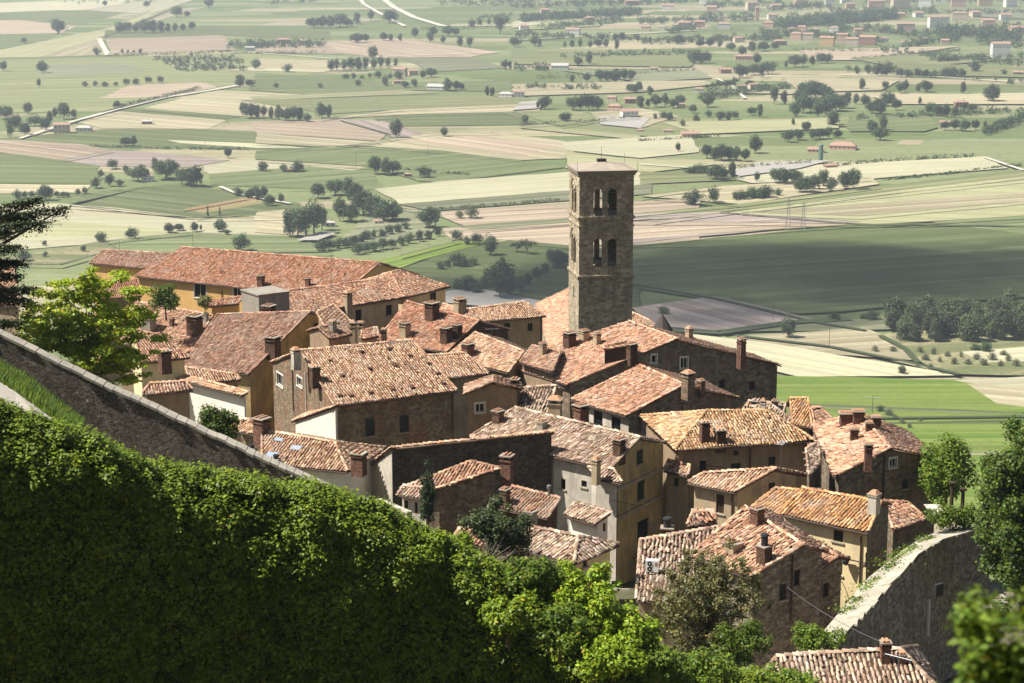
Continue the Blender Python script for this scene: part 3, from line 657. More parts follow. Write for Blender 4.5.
house('gap_house', 'narrow tall house with one shutter in the dark gap left of the tall stone gable', (806, 452), (822, 449), (803, 441), (817, 439), 'grey_plaster', 'pink', D=158, hw=9, win=[('f', 814, 462, 5, 9, 'shutter')])
# flat grey roof turret
def turret_box():
    b0 = at(258, 306, 207); root = thing('roof_turret', (b0.x, b0.y, b0.z - 4), 'flat topped grey cement roof turret between the orange house and the brown roofs', 'turret')
    p = [at(242, 306, 209), at(259, 306, 206), at(289.5, 304, 208), at(273, 303, 211)]
    zt = at(258, 296, 206).z; zb = b0.z - 4
    q = [Vector((v.x, v.y, zb)) for v in p]; m = MB(); m.prism(q, (0, 0, zt - zb)); m.build('wall', M['cement'], root)
    q = [Vector((v.x, v.y, zt)) for v in inset([Vector((v.x, v.y, 0)) for v in p], -.12)]; m = MB(); m.prism(q, (0, 0, .14)); m.build('coping', M['cement'], root)
turret_box()
# ---------------------------------------------------------------- bell tower
def bell_tower():
    D = 222.0; th = R(9); U = Vector((math.cos(th), math.sin(th), 0)); W = Vector((-math.sin(th), math.cos(th), 0))
    FL = at(578.5, 325, D); zt = at(578.5, 172, D).z; zb = FL.z - 10
    FR = rayplane(632, 325, Vector((FL.x, FL.y, 0)), Vector((math.sin(th), -math.cos(th), 0))); w = (FR - FL).dot(U)
    o = Vector((FL.x, FL.y, 0)); print('tower width %.2f height %.1f' % (w, zt - FL.z))
    root = thing('bell_tower', (o.x + (U * w / 2 + W * w / 2).x, o.y + (U * w / 2 + W * w / 2).y, zb), 'square stone bell tower with two tiers of paired arched openings', 'bell tower')
    zy = lambda y: at(600, y, D + .5).z
    nF = Vector((math.sin(th), -math.cos(th), 0))
    def uof(px): return (rayplane(px, 250, o, nF) - o).dot(U)
    A1 = [(uof(598) - .55, uof(598) + .52), (uof(612) - .52, uof(612) + .55)]
    tiers = [(zy(216), zy(188.5)), (zy(266.5), zy(238.5))]
    mb = MB(); cs = [o, o + U * w, o + U * w + W * w, o + W * w]; dirs = [U, W, -U, -W]
    for i in range(4):
        org, u = cs[i], dirs[i]; n = Vector((u.y, -u.x, 0))
        hs = [arch(a, b, z0, z1) for (z0, z1) in tiers for a, b in A1]
        if i in (0, 3): hs.append(rect(w * .5 - .22, w * .5 + .22, zy(302), zy(290))) if i == 3 else None
        wall_panel(mb, rect(0, w, zb, zt), hs, u, n, org, .45)
        ii = inset([Vector((c.x, c.y, 0)) for c in cs], .45); uo = ii[i]
        hs2 = [[(x - .45, z) for x, z in h] for h in hs]
        wall_panel(mb, rect(0, w - .9, zb, zt), hs2, u, n, uo, .0)
    ii = inset([Vector((c.x, c.y, 0)) for c in cs], .42)
    for y in (218, 268, 180): mb.prism([Vector((p.x, p.y, zy(y))) for p in ii], (0, 0, -.3))
    mb.build('shaft', M['stone_tower'], root)
    for y, e, h in ((219, .16, .3), (227, .10, .2), (278, .18, .32)):
        m = MB(); ring(m, cs, e, zy(y), h); m.build('string_course', M['stone_tower'], root)
    m = MB(); ring(m, cs, .16, zt - .45, .22); ring(m, cs, .27, zt - .227, .23); m.build('cornice', M['cap'], root)
    # flat pyramid roof, cap and rods
    oc = inset([Vector((c.x, c.y, 0)) for c in cs], -.34); c0 = o + U * w / 2 + W * w / 2; m = MB()
    base = [Vector((p.x, p.y, zt + .01)) for p in oc]; m.prism(base, (0, 0, .10))
    base = [p + Vector((0, 0, .103)) for p in base]; tp = Vector((c0.x, c0.y, zt + .8))
    m.add([b + (Vector((c0.x, c0.y, b.z)) - b) * .05 for b in base] + [tp], [(0, 1, 4), (1, 2, 4), (2, 3, 4), (3, 0, 4)])
    rf = m.build('roof', M['cap'], root)
    m = MB(); m.box(tp - Vector((0, 0, .1)), U, W, .5, .35, .35); m.tube([tp, tp + Vector((0, 0, 1.7))], [.03, .015], 5); m.build('finial', M['slate'], rf)
    m = MB()
    for p in base: m.tube([p + (c0 - p) * .06, p + (c0 - p) * .06 + Vector((0, 0, 1.1)) * 1], [.03, .02], 5) if False else m.tube([Vector((p.x, p.y, p.z)), Vector((p.x, p.y, p.z + 1.1))], [.03, .02], 5)
    m.build('lightning_rod', M['metal'], rf)
    # arch surrounds, dividing columns
    for (z0, z1) in tiers:
        for i in range(4):
            org, u = cs[i], dirs[i]; n = Vector((u.y, -u.x, 0)); c = w / 2; m = MB()
            m.box(org + u * ((A1[0][1] + A1[1][0]) / 2) + n * .02 + Vector((0, 0, z0)), u, n, .10, .08, z1 - z0 - .5); m.box(org + u * ((A1[0][1] + A1[1][0]) / 2) + n * .03 + Vector((0, 0, z1 - .5)), u, n, .2, .1, .16)
            ra = (A1[1][1] - A1[0][0]) / 2 + .28; cc = (A1[1][1] + A1[0][0]) / 2; zc = z1 - .55
            pts = [(cc + ra * math.cos(math.pi * k / 14), zc + ra * .85 * math.sin(math.pi * k / 14)) for k in range(15)]
            m.tube([org + u * a + n * .02 + Vector((0, 0, z)) for a, z in pts], .10, 5)
            m.build('arch_surround', M['stone_tower'], root)
    # oculus
    m = MB(); cx = uof(605.5); cz = zy(296)
    m.tube([o + U * (cx + .55 * math.cos(k * math.pi / 8)) + nF * .02 + Vector((0, 0, cz + .55 * math.sin(k * math.pi / 8))) for k in range(17)], .09, 5)
    m.tube([o + U * cx - nF * .3 + Vector((0, 0, cz)), o + U * cx + nF * .012 + Vector((0, 0, cz))], .5, 16); m.build('blind_oculus', M['stone_tower'], root)
    # bells
    for px, (z0, z1) in ((612, tiers[0]), (612, tiers[1])):
        b = o + U * uof(px) + W * 1.6; zz = z1 - .7; m = MB()
        m.tube([(b.x, b.y, zz), (b.x, b.y, zz - .25), (b.x, b.y, zz - .9), (b.x, b.y, zz - 1.25)], [.18, .34, .42, .6], 14); m.tube([b + U * -.9 + Vector((0, 0, zz + .12)), b + U * .9 + Vector((0, 0, zz + .12))], .09, 6)
        m.build('bell', M['bronze'], root)
def ring(m, cs, e, z, h):
    q0 = inset([Vector((c.x, c.y, 0)) for c in cs], -e); q1 = inset([Vector((c.x, c.y, 0)) for c in cs], .05)
    for i in range(4):
        j = (i + 1) % 4; a, b, c, d = q0[i], q0[j], q1[j], q1[i]
        m.prism([Vector((p.x, p.y, z)) for p in (a, b, c, d)], (0, 0, h))
bell_tower()
def cone_turret():
    b = at(662, 331, 200); root = thing('cone_turret', (b.x, b.y, b.z - 4), 'small turret with a dark conical shingle roof right of the bell tower foot', 'turret')
    m = MB(); m.tube([b - Vector((0, 0, 4)), b + Vector((0, 0, .1))], .85, 8); m.build('wall', M['stone_brown'], root)
    m = MB(); m.tube([b + Vector((0, 0, .05)), b + Vector((0, 0, .9)), b + Vector((0, 0, 1.75))], [1.15, .62, .06], 8); f = m.build('roof', M['slate'], root)
    m = MB(); m.tube([b + Vector((0, 0, 1.7)), b + Vector((0, 0, 2.2))], .05, 5); m.build('finial', M['slate'], f)
cone_turret()
# ---------------------------------------------------------------- things on the houses
def air_conditioner():
    h = HOUSES['flat_pink']; p = rayplane(652, 573, h['a'], h['N']); sc = p.y / FPX; e = (h['b'] - h['a']).normalized(); e.z = 0; e.normalize(); n = -h['nn']
    root = thing('air_conditioner', p, 'white air conditioner with two round black fans on the bleached pink roof', 'air conditioner')
    w, hh, d = 13.5 * sc, 12.5 * sc, .38; m = MB(); m.box(p + Vector((0, 0, .12)), e, n, w / 2, d / 2, hh); m.build('casing', M['plastic_white'], root)
    for k in (.27, .74):
        c = p + n * d / 2 - e * w * .18 + Vector((0, 0, .12 + hh * k)); m = MB(); m.tube([c, c + n * .03], hh * .2, 14); f = m.build('fan', M['metal_dark'], root)
        m = MB(); m.tube([c + n * .031, c + n * .05], hh * .05, 8); m.build('fan_hub', M['plastic_white'], f)
    m = MB(); m.box(p + n * (d / 2 + .004) + e * w * .32 + Vector((0, 0, .12 + hh * .55)), e, n, w * .1, .006, hh * .3); m.build('badge_panel', flat_mat('red_grey_panel', (.35, .2, .2)), root)
    m = MB()
    for s in (-.35, .35): m.box(p + e * w * s - Vector((0, 0, .4)), e, n, .05, d / 2, .519)
    m.build('bracket', M['metal'], root)
air_conditioner()
def wall_lamp(px, py, hkey, side, label, sz=1.0):
    org, u, n, L, pp = HOUSES[hkey]['walls'][side]; p = rayplane(px, py, org, n); s = sz * 1.0
    root = thing('wall_lamp', p, label, 'street lamp'); m = MB()
    a = p + Vector((0, 0, .55 * s)); m.tube([a, a + n * .3 * s + Vector((0, 0, .12 * s)), a + n * .6 * s], .03, 6); m.build('bracket', M['metal_dark'], root)
    c = p + n * .6 * s + Vector((0, 0, -.2 * s)); m = MB(); m.tube([c, c + Vector((0, 0, .55 * s))], [.13 * s, .24 * s], 6); m.build('lantern_glass', M['plastic_white'] if 'white' in label else M['glass'], root)
    m = MB(); m.tube([c + Vector((0, 0, .552 * s)), c + Vector((0, 0, .74 * s))], [.28 * s, .05 * s], 6); m.tube([c - Vector((0, 0, .08)), c - Vector((0, 0, .002))], [.05 * s, .14 * s], 6); m.build('lantern_cap', M['metal_dark'], root)
wall_lamp(633, 566, 'striped', 'r', 'small white street lantern low on the stained ochre wall', 1.1)
wall_lamp(842, 592, 'yellow_wall', 'f', 'dark iron street lantern on the cream wall near the town wall', 1.2)
def spot_arm():
    org, u, n, L, pp = HOUSES['yellow_wall']['walls']['f']; p0 = rayplane(866, 563, org, n); p1 = rayplane(851, 558, org, n)
    root = thing('wall_bracket', p0, 'dark iron arm with a floodlight across the cream wall', 'floodlight'); m = MB()
    m.tube([p0 + n * .05, p1 + n * .35], .04, 6); m.tube([p0 + n * .04 + Vector((0, 0, .7)), p0 + n * .04 - Vector((0, 0, .25))], .03, 6); m.build('arm', M['metal_dark'], root)
    m = MB(); c = p1 + n * .4; m.tube([c + Vector((0, 0, .2)) + u * .1, c - Vector((0, 0, .2)) - u * .25], [.12, .3], 8); m.build('lamp_head', M['metal_dark'], root)
spot_arm()
def flag():
    p = at(589, 573, 116); root = thing('flag', p, 'red and white flag hanging from the white house below its windows', 'flag')
    m = MB(); m.tube([p + Vector((-.2, 0, -1.0)), p + Vector((.75, .2, 1.1))], .03, 6); m.build('pole', M['metal'], root)
    for k, c, nm in ((0, (.55, .04, .05), 'red_cloth'), (1, (.75, .74, .74), 'white_cloth')):
        V = []; F = []
        for i in range(6):
            for j in range(7):
                V.append(p + Vector((-.55 + k * .55 + i * .11, .12 * math.sin(i * 1.3 + j * .5), -.9 + k * .35 + j * .22 + i * .05)))
        for i in range(5):
            for j in range(6): F.append((i * 7 + j, (i + 1) * 7 + j, (i + 1) * 7 + j + 1, i * 7 + j + 1))
        m = MB(); m.add(V, F); o = m.build(nm, flat_mat(nm, c, .9, .1), root, smooth=True); mod = o.modifiers.new('t', 'SOLIDIFY'); mod.thickness = .01
flag()
def skylight(px, py, w, h, label):
    H = HOUSES['skylights']; c = rayplane(px, py, H['a'], H['N']); e = (H['b'] - H['a']).normalized(); s = H['N'].cross(e).normalized(); s = s if s.z > 0 else -s
    k = c.y / FPX; hw, hh = w * k / 2, h * k * 1.4 / 2; root = thing('skylight', c, label, 'skylight')
    q = lambda a, b, z: c + e * a * hw + s * b * hh + H['N'] * z
    m = MB(); m.prism([q(-1, -1, .02), q(1, -1, .02), q(1, 1, .02), q(-1, 1, .02)], H['N'] * .13); m.build('frame', M['metal'], root)
    m = MB(); m.quad(q(-.85, -.85, .155), q(.85, -.85, .155), q(.85, .85, .155), q(-.85, .85, .155)); m.build('pane', flat_mat('skylight_glass', (.25, .3, .36), .12, .1), root)
skylight(296, 449, 13, 6.5, 'largest skylight, nearest the white gable wall, on the terrace of pink tiles')
skylight(279, 441, 10, 4.5, 'small upper skylight among the pink tiles below the white shed')
skylight(272, 456, 13, 7, 'left skylight of three, beside the black chimney pot')
def cable(pts, name, label, r=.025, mat='metal', sagm=.5):
    m = MB(); q = []
    a, b = Vector(pts[0]), Vector(pts[1])
    for i in range(13):
        t = i / 12; q.append(a.lerp(b, t) - Vector((0, 0, 4 * sagm * t * (1 - t))))
    m.tube(q, r, 5); o = m.build(name, M[mat], None, origin=a); tag(o, label, 'cable'); return o
cable((at(787, 587, 112), at(884, 643, 89)), 'cable', 'pale cable slung from the windowed stone wall to the nearest brick chimney', .014, 'metal', .25)
cable((at(612, 587, 120), at(640, 588, 113)), 'wire', 'thin wire crossing the alley under the white lantern', .02, 'pipe_white', .1)
def drain(hkey, side, px, y0, y1, mat='copper', r=.06):
    org, u, n, L, pp = HOUSES[hkey]['walls'][side]; p = rayplane(px, y0, org, n); z1 = rayplane(px, y1, org, n).z
    if p.z < z1: return
    m = MB(); m.tube([p + n * .09, Vector((p.x, p.y, z1)) + n * .09], r, 6); m.build('drainpipe', M[mat], HOUSES[hkey]['root'])
drain('center', 'l', 306, 372, 410, 'pipe_white'); drain('center', 'l', 293, 362, 410); drain('striped', 'r', 682, 470, 560); drain('striped', 'r', 616, 486, 600)
cable((at(612, 500, 136), at(690, 506, 138)), 'cable', 'thin cable across the ochre gable of the striped house', .02, 'metal_dark', .3); cable((at(690, 463, 148.5), at(800, 470, 149)), 'cable', 'thin cable along the brown wall under the yellow hipped roof', .02, 'metal_dark', .2); cable((at(345, 421, 168), at(452, 408, 172)), 'cable', 'thin cable across the brown stone and brick front', .018, 'metal_dark', .15)
drain('center', 'f', 452, 392, 430); drain('loggia', 'r', 640, 408, 430); drain('tan_gable', 'f', 541, 318, 345); drain('low_gable', 'f', 733, 493, 520); drain('stone_gable', 'l', 884, 455, 500); drain('flat_right', 'r', 792, 555, 620); drain('dark_front', 'k', 470, 442, 480); drain('yellow_hip', 'f', 750, 449, 482); drain('big_orange', 'f', 222, 290, 304); drain('yellow_wall', 'f', 862, 536, 590)
def vents():
    H = HOUSES['center']; e = (H['b'] - H['a']).normalized(); s = H['N'].cross(e).normalized(); s = s if s.z > 0 else -s
    for px, py in ((362, 353), (390, 350), (370, 370), (396, 367), (343, 377), (429, 365), (438, 375), (444, 385), (340, 397), (352, 397), (371, 394), (393, 391), (413, 389), (330, 362), (410, 357)):
        c = rayplane(px, py, H['a'], H['N']); q = lambda a, b2, z: c + e * a + s * b2 + H['N'] * z; m = MB()
        m.add([q(-.2, -.1, .06), q(.2, -.1, .06), q(.2, -.1, .26), q(-.2, -.1, .26), q(-.2, .45, .1), q(.2, .45, .1)], [(0, 1, 2, 3), (3, 2, 5, 4), (0, 3, 4), (1, 5, 2)]); m.build('vent_tile', M['brick_dark'], H['roof'])
vents()
# mouldings on the ochre gable
def mouldings():
    org, u, n, L, pp = HOUSES['striped']['walls']['r']; root = HOUSES['striped']['root']
    for y in (480, 508):
        z = rayplane(640, y, org, n).z; m = MB(); m.prism([org + n * .003 + u * .05 + Vector((0, 0, z)), org + n * .003 + u * (L - .05) + Vector((0, 0, z)), org + n * .16 + u * (L - .05) + Vector((0, 0, z)), org + n * .16 + u * .05 + Vector((0, 0, z))], (0, 0, .22)); m.build('moulding', M['tan'], root)
mouldings()
# ---------------------------------------------------------------- leaves
def leaf_quads(P, Nrm, size, rs, tilt=.6):
    """rhombus leaves at P (k,3) facing Nrm with random tilt"""
    k = len(P); N = Nrm + rs.normal(0, tilt, (k, 3)); N /= np.linalg.norm(N, axis=1)[:, None] + 1e-9
    A = np.cross(N, rs.normal(0, 1, (k, 3))); A /= np.linalg.norm(A, axis=1)[:, None] + 1e-9; B = np.cross(N, A)
    s = (size * rs.uniform(.65, 1.3, k))[:, None]
    V = np.stack([P - A * s * .55, P + B * s * .36 - A * s * .05 , P + A * s * .55, P - B * s * .36 - A * s * .05], 1).reshape(-1, 3)
    F = np.arange(k * 4).reshape(-1, 4); return V, F
def leafcol(k, rs, var=.3, yellow=.25, dead=.02):
    v = rs.normal(1, var, k).clip(.35, 2); y = rs.normal(0, yellow, k)
    c = np.stack([v * (1 + y * .6), v * (1 + y * .15), v * (1 - y * .5)], 1).clip(.1, 2.5)
    d = rs.random(k) < dead; c[d] = c[d] * np.array([1.5, .9, .8]); return c
def clumps_leaves(centers, radii, per, size, rs, up=.5, shell=.55, flat=1.0):
    Ps, Ns = [], []
    for c, r in zip(centers, radii):
        k = max(6, int(per * (r / np.mean(radii)) ** 2))
        d = rs.normal(0, 1, (k, 3)); d /= np.linalg.norm(d, axis=1)[:, None]
        rr = r * (shell + (1 - shell) * rs.random(k)) * (1 + .15 * rs.normal(0, 1, k))
        P = np.array(c) + d * rr[:, None] * np.array([1, 1, flat]); Ps.append(P); Ns.append(d + np.array([0, 0, up]))
    return np.concatenate(Ps), np.concatenate(Ns)
def crown_clumps(c, rx, ry, rz, n, cr, rs, bottom=-.6):
    out = []; rad = []
    while len(out) < n:
        d = rs.normal(0, 1, 3); d /= np.linalg.norm(d); t = rs.random() ** .45
        if d[2] * t < bottom: continue
        p = np.array(c) + d * t * np.array([rx, ry, rz]) * (1 + .12 * rs.normal())
        out.append(p); rad.append(cr * rs.uniform(.6, 1.35))
    return out, rad
def trunk_mb(base, top, r, branches, rs, bend=.06):
    m = MB(); base = Vector(base); top = Vector(top); h = (top - base).length; pts = []
    for i in range(7):
        t = i / 6; pts.append(base.lerp(top, t) + Vector((rs.normal(0, bend), rs.normal(0, bend), 0)) * h * .25 * t)
    m.tube(pts, [r * (1.25 if i == 0 else 1 - .72 * i / 6) for i in range(7)], 8)
    for e in branches:
        e = Vector(e); k = min(5, 2 + int(rs.integers(0, 4))); s = pts[k]; mid = s.lerp(e, .5) + Vector((0, 0, (e - s).length * .1))
        m.tube([s, mid, e], [r * .42, r * .25, r * .07], 5)
    return m
def tree(name, label, cat, base, height, rx, ry, rz, nc, cr, per, leaf, mat, seed, trunk_r=None, cz=None, up=.5, flat=1.0, bottom=-.6, shell=.5, var=.3, group=None, tint=.25):
    rs = np.random.default_rng(seed); base = Vector(base); root = thing(name, base, label, cat, group)
    c = base + Vector((0, 0, cz if cz is not None else height - rz)); cl, rad = crown_clumps(c, rx - cr * .6, ry - cr * .6, max(rz - cr * .6, .3), nc, cr, rs, bottom)
    P, N = clumps_leaves(cl, rad, per, leaf, rs, up, shell, flat); V, F = leaf_quads(P, N, leaf, rs)
    np_mesh('crown', V, F, M[mat], root, cols=leafcol(len(F), rs, var, tint))
    trunk_mb(base - Vector((0, 0, .4)), c + Vector((0, 0, rz * .35)), trunk_r or height * .03, [cl[i] for i in rs.choice(len(cl), min(len(cl), 16), False)], rs).build('trunk', M['bark'], root)
    return root
# ---------------------------------------------------------------- hillside and plain ground
def hillside():
    xs = np.concatenate([np.arange(-520, -160, 24), np.arange(-160, 160, 4), np.arange(160, 521, 24)]); ys = np.concatenate([np.arange(-30, 320, 4), np.arange(320, 980, 20)])
    V = []; 
    for y in ys:
        for x in xs:
            z = ground(x, y)
            if y < 100 and y > 20:
                pass
            n = noise.noise(Vector((x * .03, y * .03, 0))) * 1.5 if abs(x) > 60 or y > 200 else noise.noise(Vector((x * .08, y * .08, 3))) * .3
            V.append((x, y, max(z + n, PLAIN - 3)))
    nx = len(xs); F = [(j * nx + i, j * nx + i + 1, (j + 1) * nx + i + 1, (j + 1) * nx + i) for j in range(len(ys) - 1) for i in range(nx - 1)]
    o = np_mesh('hillside', np.array(V), np.array(F), M['earth'], smooth=True); tag(o, 'earthy green slope the old town stands on', 'slope', kind='structure')
m, nt, b = newmat('hillside_earth'); n1 = tnoise(nt, coords(nt), .25, 5, .65)
nt.links.new(ramp(nt, n1, [(.35, (.05, .07, .022)), (.5, (.09, .085, .05)), (.65, (.17, .14, .10))]), b.inputs['Base Color']); M['earth'] = m
hillside()
def sky_block_hill():
    """unseen hill added behind the viewpoint to block low sky light"""
    xs = np.arange(-420, 421, 20); ys = np.concatenate([np.arange(-24, -60, -6), np.arange(-60, -381, -16)]); V = []
    for y in ys:
        for x in xs: V.append((x, y, ground(0, -24) - 2 + max(0, -24 - y) * .62 + noise.noise(Vector((x * .02, y * .02, 7))) * 9 * min(1, (-24 - y) / 60)))
    nx = len(xs); F = [(j * nx + i, j * nx + i + 1, (j + 1) * nx + i + 1, (j + 1) * nx + i) for j in range(len(ys) - 1) for i in range(nx - 1)]
    o = np_mesh('sky_block_hill', np.array(V), np.array(F), M['earth'], smooth=True); tag(o, 'wooded hill climbing behind the viewpoint', 'hill', kind='structure')
sky_block_hill()
def lane_paving():
    m = MB(); 
    for (x0, x1, y0, y1) in ((9, 22, 100, 130),):
        m.quad((x0, y0, ground(x0, y0) + .6), (x1, y0, ground(x1, y0) + .6), (x1, y1, ground(x1, y1) + .6), (x0, y1, ground(x0, y1) + .6))
    tag(m.build('lane', M['cement']), 'stone paved lane between the houses', 'lane', kind='structure')
lane_paving()
# ---------------------------------------------------------------- parapet wall on the left, verge, path, ivy bank
PAR = [(-150, 262, 97), (0, 334, 97), (95, 381, 97), (166, 413.5, 97), (246, 451, 97), (310, 480, 97), (380, 512, 97)]
def parapet():
    pts = [at(px, py, D) for px, py, D in PAR]; P = []
    for a, b2 in zip(pts, pts[1:]):
        for i in range(8): P.append(a.lerp(b2, i / 8) + Vector((0, 0, noise.noise(Vector((a.x * 3 + i * .37, i * .21 + a.y, 1))) * .05)))
    P.append(pts[-1]); root = thing('parapet_wall', P[0] - Vector((0, 0, 20)), 'long dark rubble parapet wall with pale coping running down from the left edge', 'wall')
    t = (P[-1] - P[0]); t.z = 0; t.normalize(); n = Vector((t.y, -t.x, 0)); W = .75; m = MB(); c = MB()
    for i, (a, b2) in enumerate(zip(P, P[1:])):
        h = Vector((0, 0, 3.6)); k = Vector((0, 0, .13))
        for (s0, s1, mbx, zt, zl) in ((0, -W, m, -.14, -18),):
            q = [a, b2]
            mbx.add([a + n * s0 + Vector((0, 0, zl)), b2 + n * s0 + Vector((0, 0, zl)), b2 + n * s0 + Vector((0, 0, zt)), a + n * s0 + Vector((0, 0, zt)), a + n * s1 + Vector((0, 0, zl)), b2 + n * s1 + Vector((0, 0, zl)), b2 + n * s1 + Vector((0, 0, zt)), a + n * s1 + Vector((0, 0, zt))], [(0, 1, 2, 3), (7, 6, 5, 4), (3, 2, 6, 7)])
        d = (b2 - a).normalized() * .015; j = Vector((0, 0, random.uniform(-.02, .02))); o_ = n * random.uniform(.02, .07)
        o_ = o_ + n * random.uniform(-.06, .1); e = [a + o_ + d + j, b2 + o_ - d + j, b2 - n * (W + .05) - d + j, a - n * (W + .05) + d + j]
        c.prism([p - k for p in e], k + Vector((0, 0, .015)))
    m.build('stonework', M['stone_parapet'], root); c.build('coping', M['coping'], root)
    return P, n
PARP, PARN = parapet()
IVY = [(x, y, 61 + 9 * x / 660) for x, y in ((-150, 345), (-60, 380), (0, 410), (45, 425), (70, 436), (110, 455), (150, 470), (200, 483), (250, 487), (300, 493), (350, 504), (400, 521), (435, 545), (480, 566), (520, 580), (560, 596), (600, 612), (640, 638), (665, 658), (720, 678), (790, 698), (860, 720))]
def ivy():
    pts = [at(*p) for p in IVY]; cum = [0]
    for a, b2 in zip(pts, pts[1:]): cum.append(cum[-1] + (b2 - a).length)
    L = cum[-1]; ca = np.array(cum); pa = np.array([tuple(p) for p in pts])
    n = np.array((.30, -.954, 0.0)); back = -n; H = 13.5
    def S(u, v):
        """u metres along, v metres down the face (negative: over the top)"""
        T = np.stack([np.interp(u, ca, pa[:, i]) for i in range(3)], 1)
        v = np.asarray(v); f = np.clip(v, 0, None); o = np.clip(-v, 0, None)
        lean = (-.20 + .50 * np.clip((np.asarray(u) - 19) / 9, 0, 1)) * f + 1.75 * (1 - np.exp(-f / .9))
        return T + n * lean[:, None] + np.array((0, 0, -1.0)) * (f - .12 * np.minimum(f, 1))[:, None] + back * (o * .95)[:, None] - np.array((0, 0, 1.0)) * (.05 * o * o)[:, None]
    def lump(P):
        o = []
        for p in P:
            q = Vector(p); a = noise.noise(q * .42) * .6 + noise.noise(q * .95 + Vector((5, 1, 2))) * .5 + noise.noise(q * 1.9) * .34 + noise.noise(q * 3.7) * .2
            o.append(a)
        return np.array(o)
    amp = lambda u, v: np.where(v < -.8, .4, np.where((v > 1.6) & (u < 19), .8, 1.0))
    nrm = lambda v: np.where((v < .6)[:, None], n * .45 + np.array((0, 0, .9)), n * .93 + np.array((0, 0, .35)))
    us = np.arange(0, L, .5); vs = np.concatenate([np.arange(-3.0, 0, .5), np.arange(0, H, .5)])
    U, Vv = np.meshgrid(us, vs); u, v = U.ravel(), Vv.ravel(); P = S(u, v); P = P + nrm(v) * (lump(P) * amp(u, v) - .28)[:, None]
    nx = len(us); j, i = np.meshgrid(np.arange(len(vs) - 1), np.arange(nx - 1), indexing='ij'); q = (j * nx + i).ravel()
    Fb = np.stack([q, q + 1, q + nx + 1, q + nx], 1)
    root = thing('ivy_bank', pts[0] - Vector((0, 0, H)), 'great bank of dense ivy filling the lower left, bright along its sunlit crest', 'ivy'); root['kind'] = 'stuff'
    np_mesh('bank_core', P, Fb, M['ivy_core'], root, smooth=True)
    rs = np.random.default_rng(3); k = 130000
    u = rs.random(k) ** .8 * L; u = L - u if False else rs.random(k) * L; w = rs.random(k); v = np.where(w < .2, -2.2 + rs.random(k) * 2.4, rs.random(k) ** .9 * 12.5)
    P = S(u, v); lv = lump(P); N = nrm(v)
    P = P + N * (lv * amp(u, v) + np.where(v < 1.3, rs.uniform(-.13, .16, k), rs.uniform(-.34, .16, k)))[:, None]
    tl = np.where(v < 1.3, .36, .6)[:, None]; N = N + np.array((0, 0, .55)) + np.where(v < 1.3, 1.0, 0.0)[:, None] * np.array((-.45, 0, .2)); N = N + rs.normal(0, 1, (k, 3)) * tl; V, F = leaf_quads(P, N, rs.uniform(.09, .16, k), rs, .05)
    # ruffled clumps along the crest and over the looser right half
    kc = 7600; uc = rs.random(kc) * L; vc = np.where(rs.random(kc) < .72, rs.random(kc) * 12, -1.6 + 2.9 * rs.random(kc)); C = S(uc, vc); C = C + nrm(vc) * (lump(C) * amp(uc, vc) - .05)[:, None]
    keep = rs.random(kc) < np.where(vc > 1.4, .85, .9); C = C[keep]; CP_, CN = clumps_leaves(list(C), list(rs.uniform(.16, .46, len(C))), 46, .12, rs, .9, .6)
    ok = CN[:, 2] > -.25; CP_, CN = CP_[ok], CN[ok]; V2, F2 = leaf_quads(CP_, CN + np.array((-.2, 0, .3)), rs.uniform(.08, .15, len(CP_)), rs, .35); F = np.concatenate([F, F2 + len(V)]); V = np.concatenate([V, V2])
    ob = np_mesh('leaves', V, F, M['leaf_ivy'], root, cols=leafcol(len(F), rs, .28, .22, .01)); root['label'] = root['label']
    return pts
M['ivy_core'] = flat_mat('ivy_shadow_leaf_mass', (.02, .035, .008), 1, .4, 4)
IVYP = ivy()
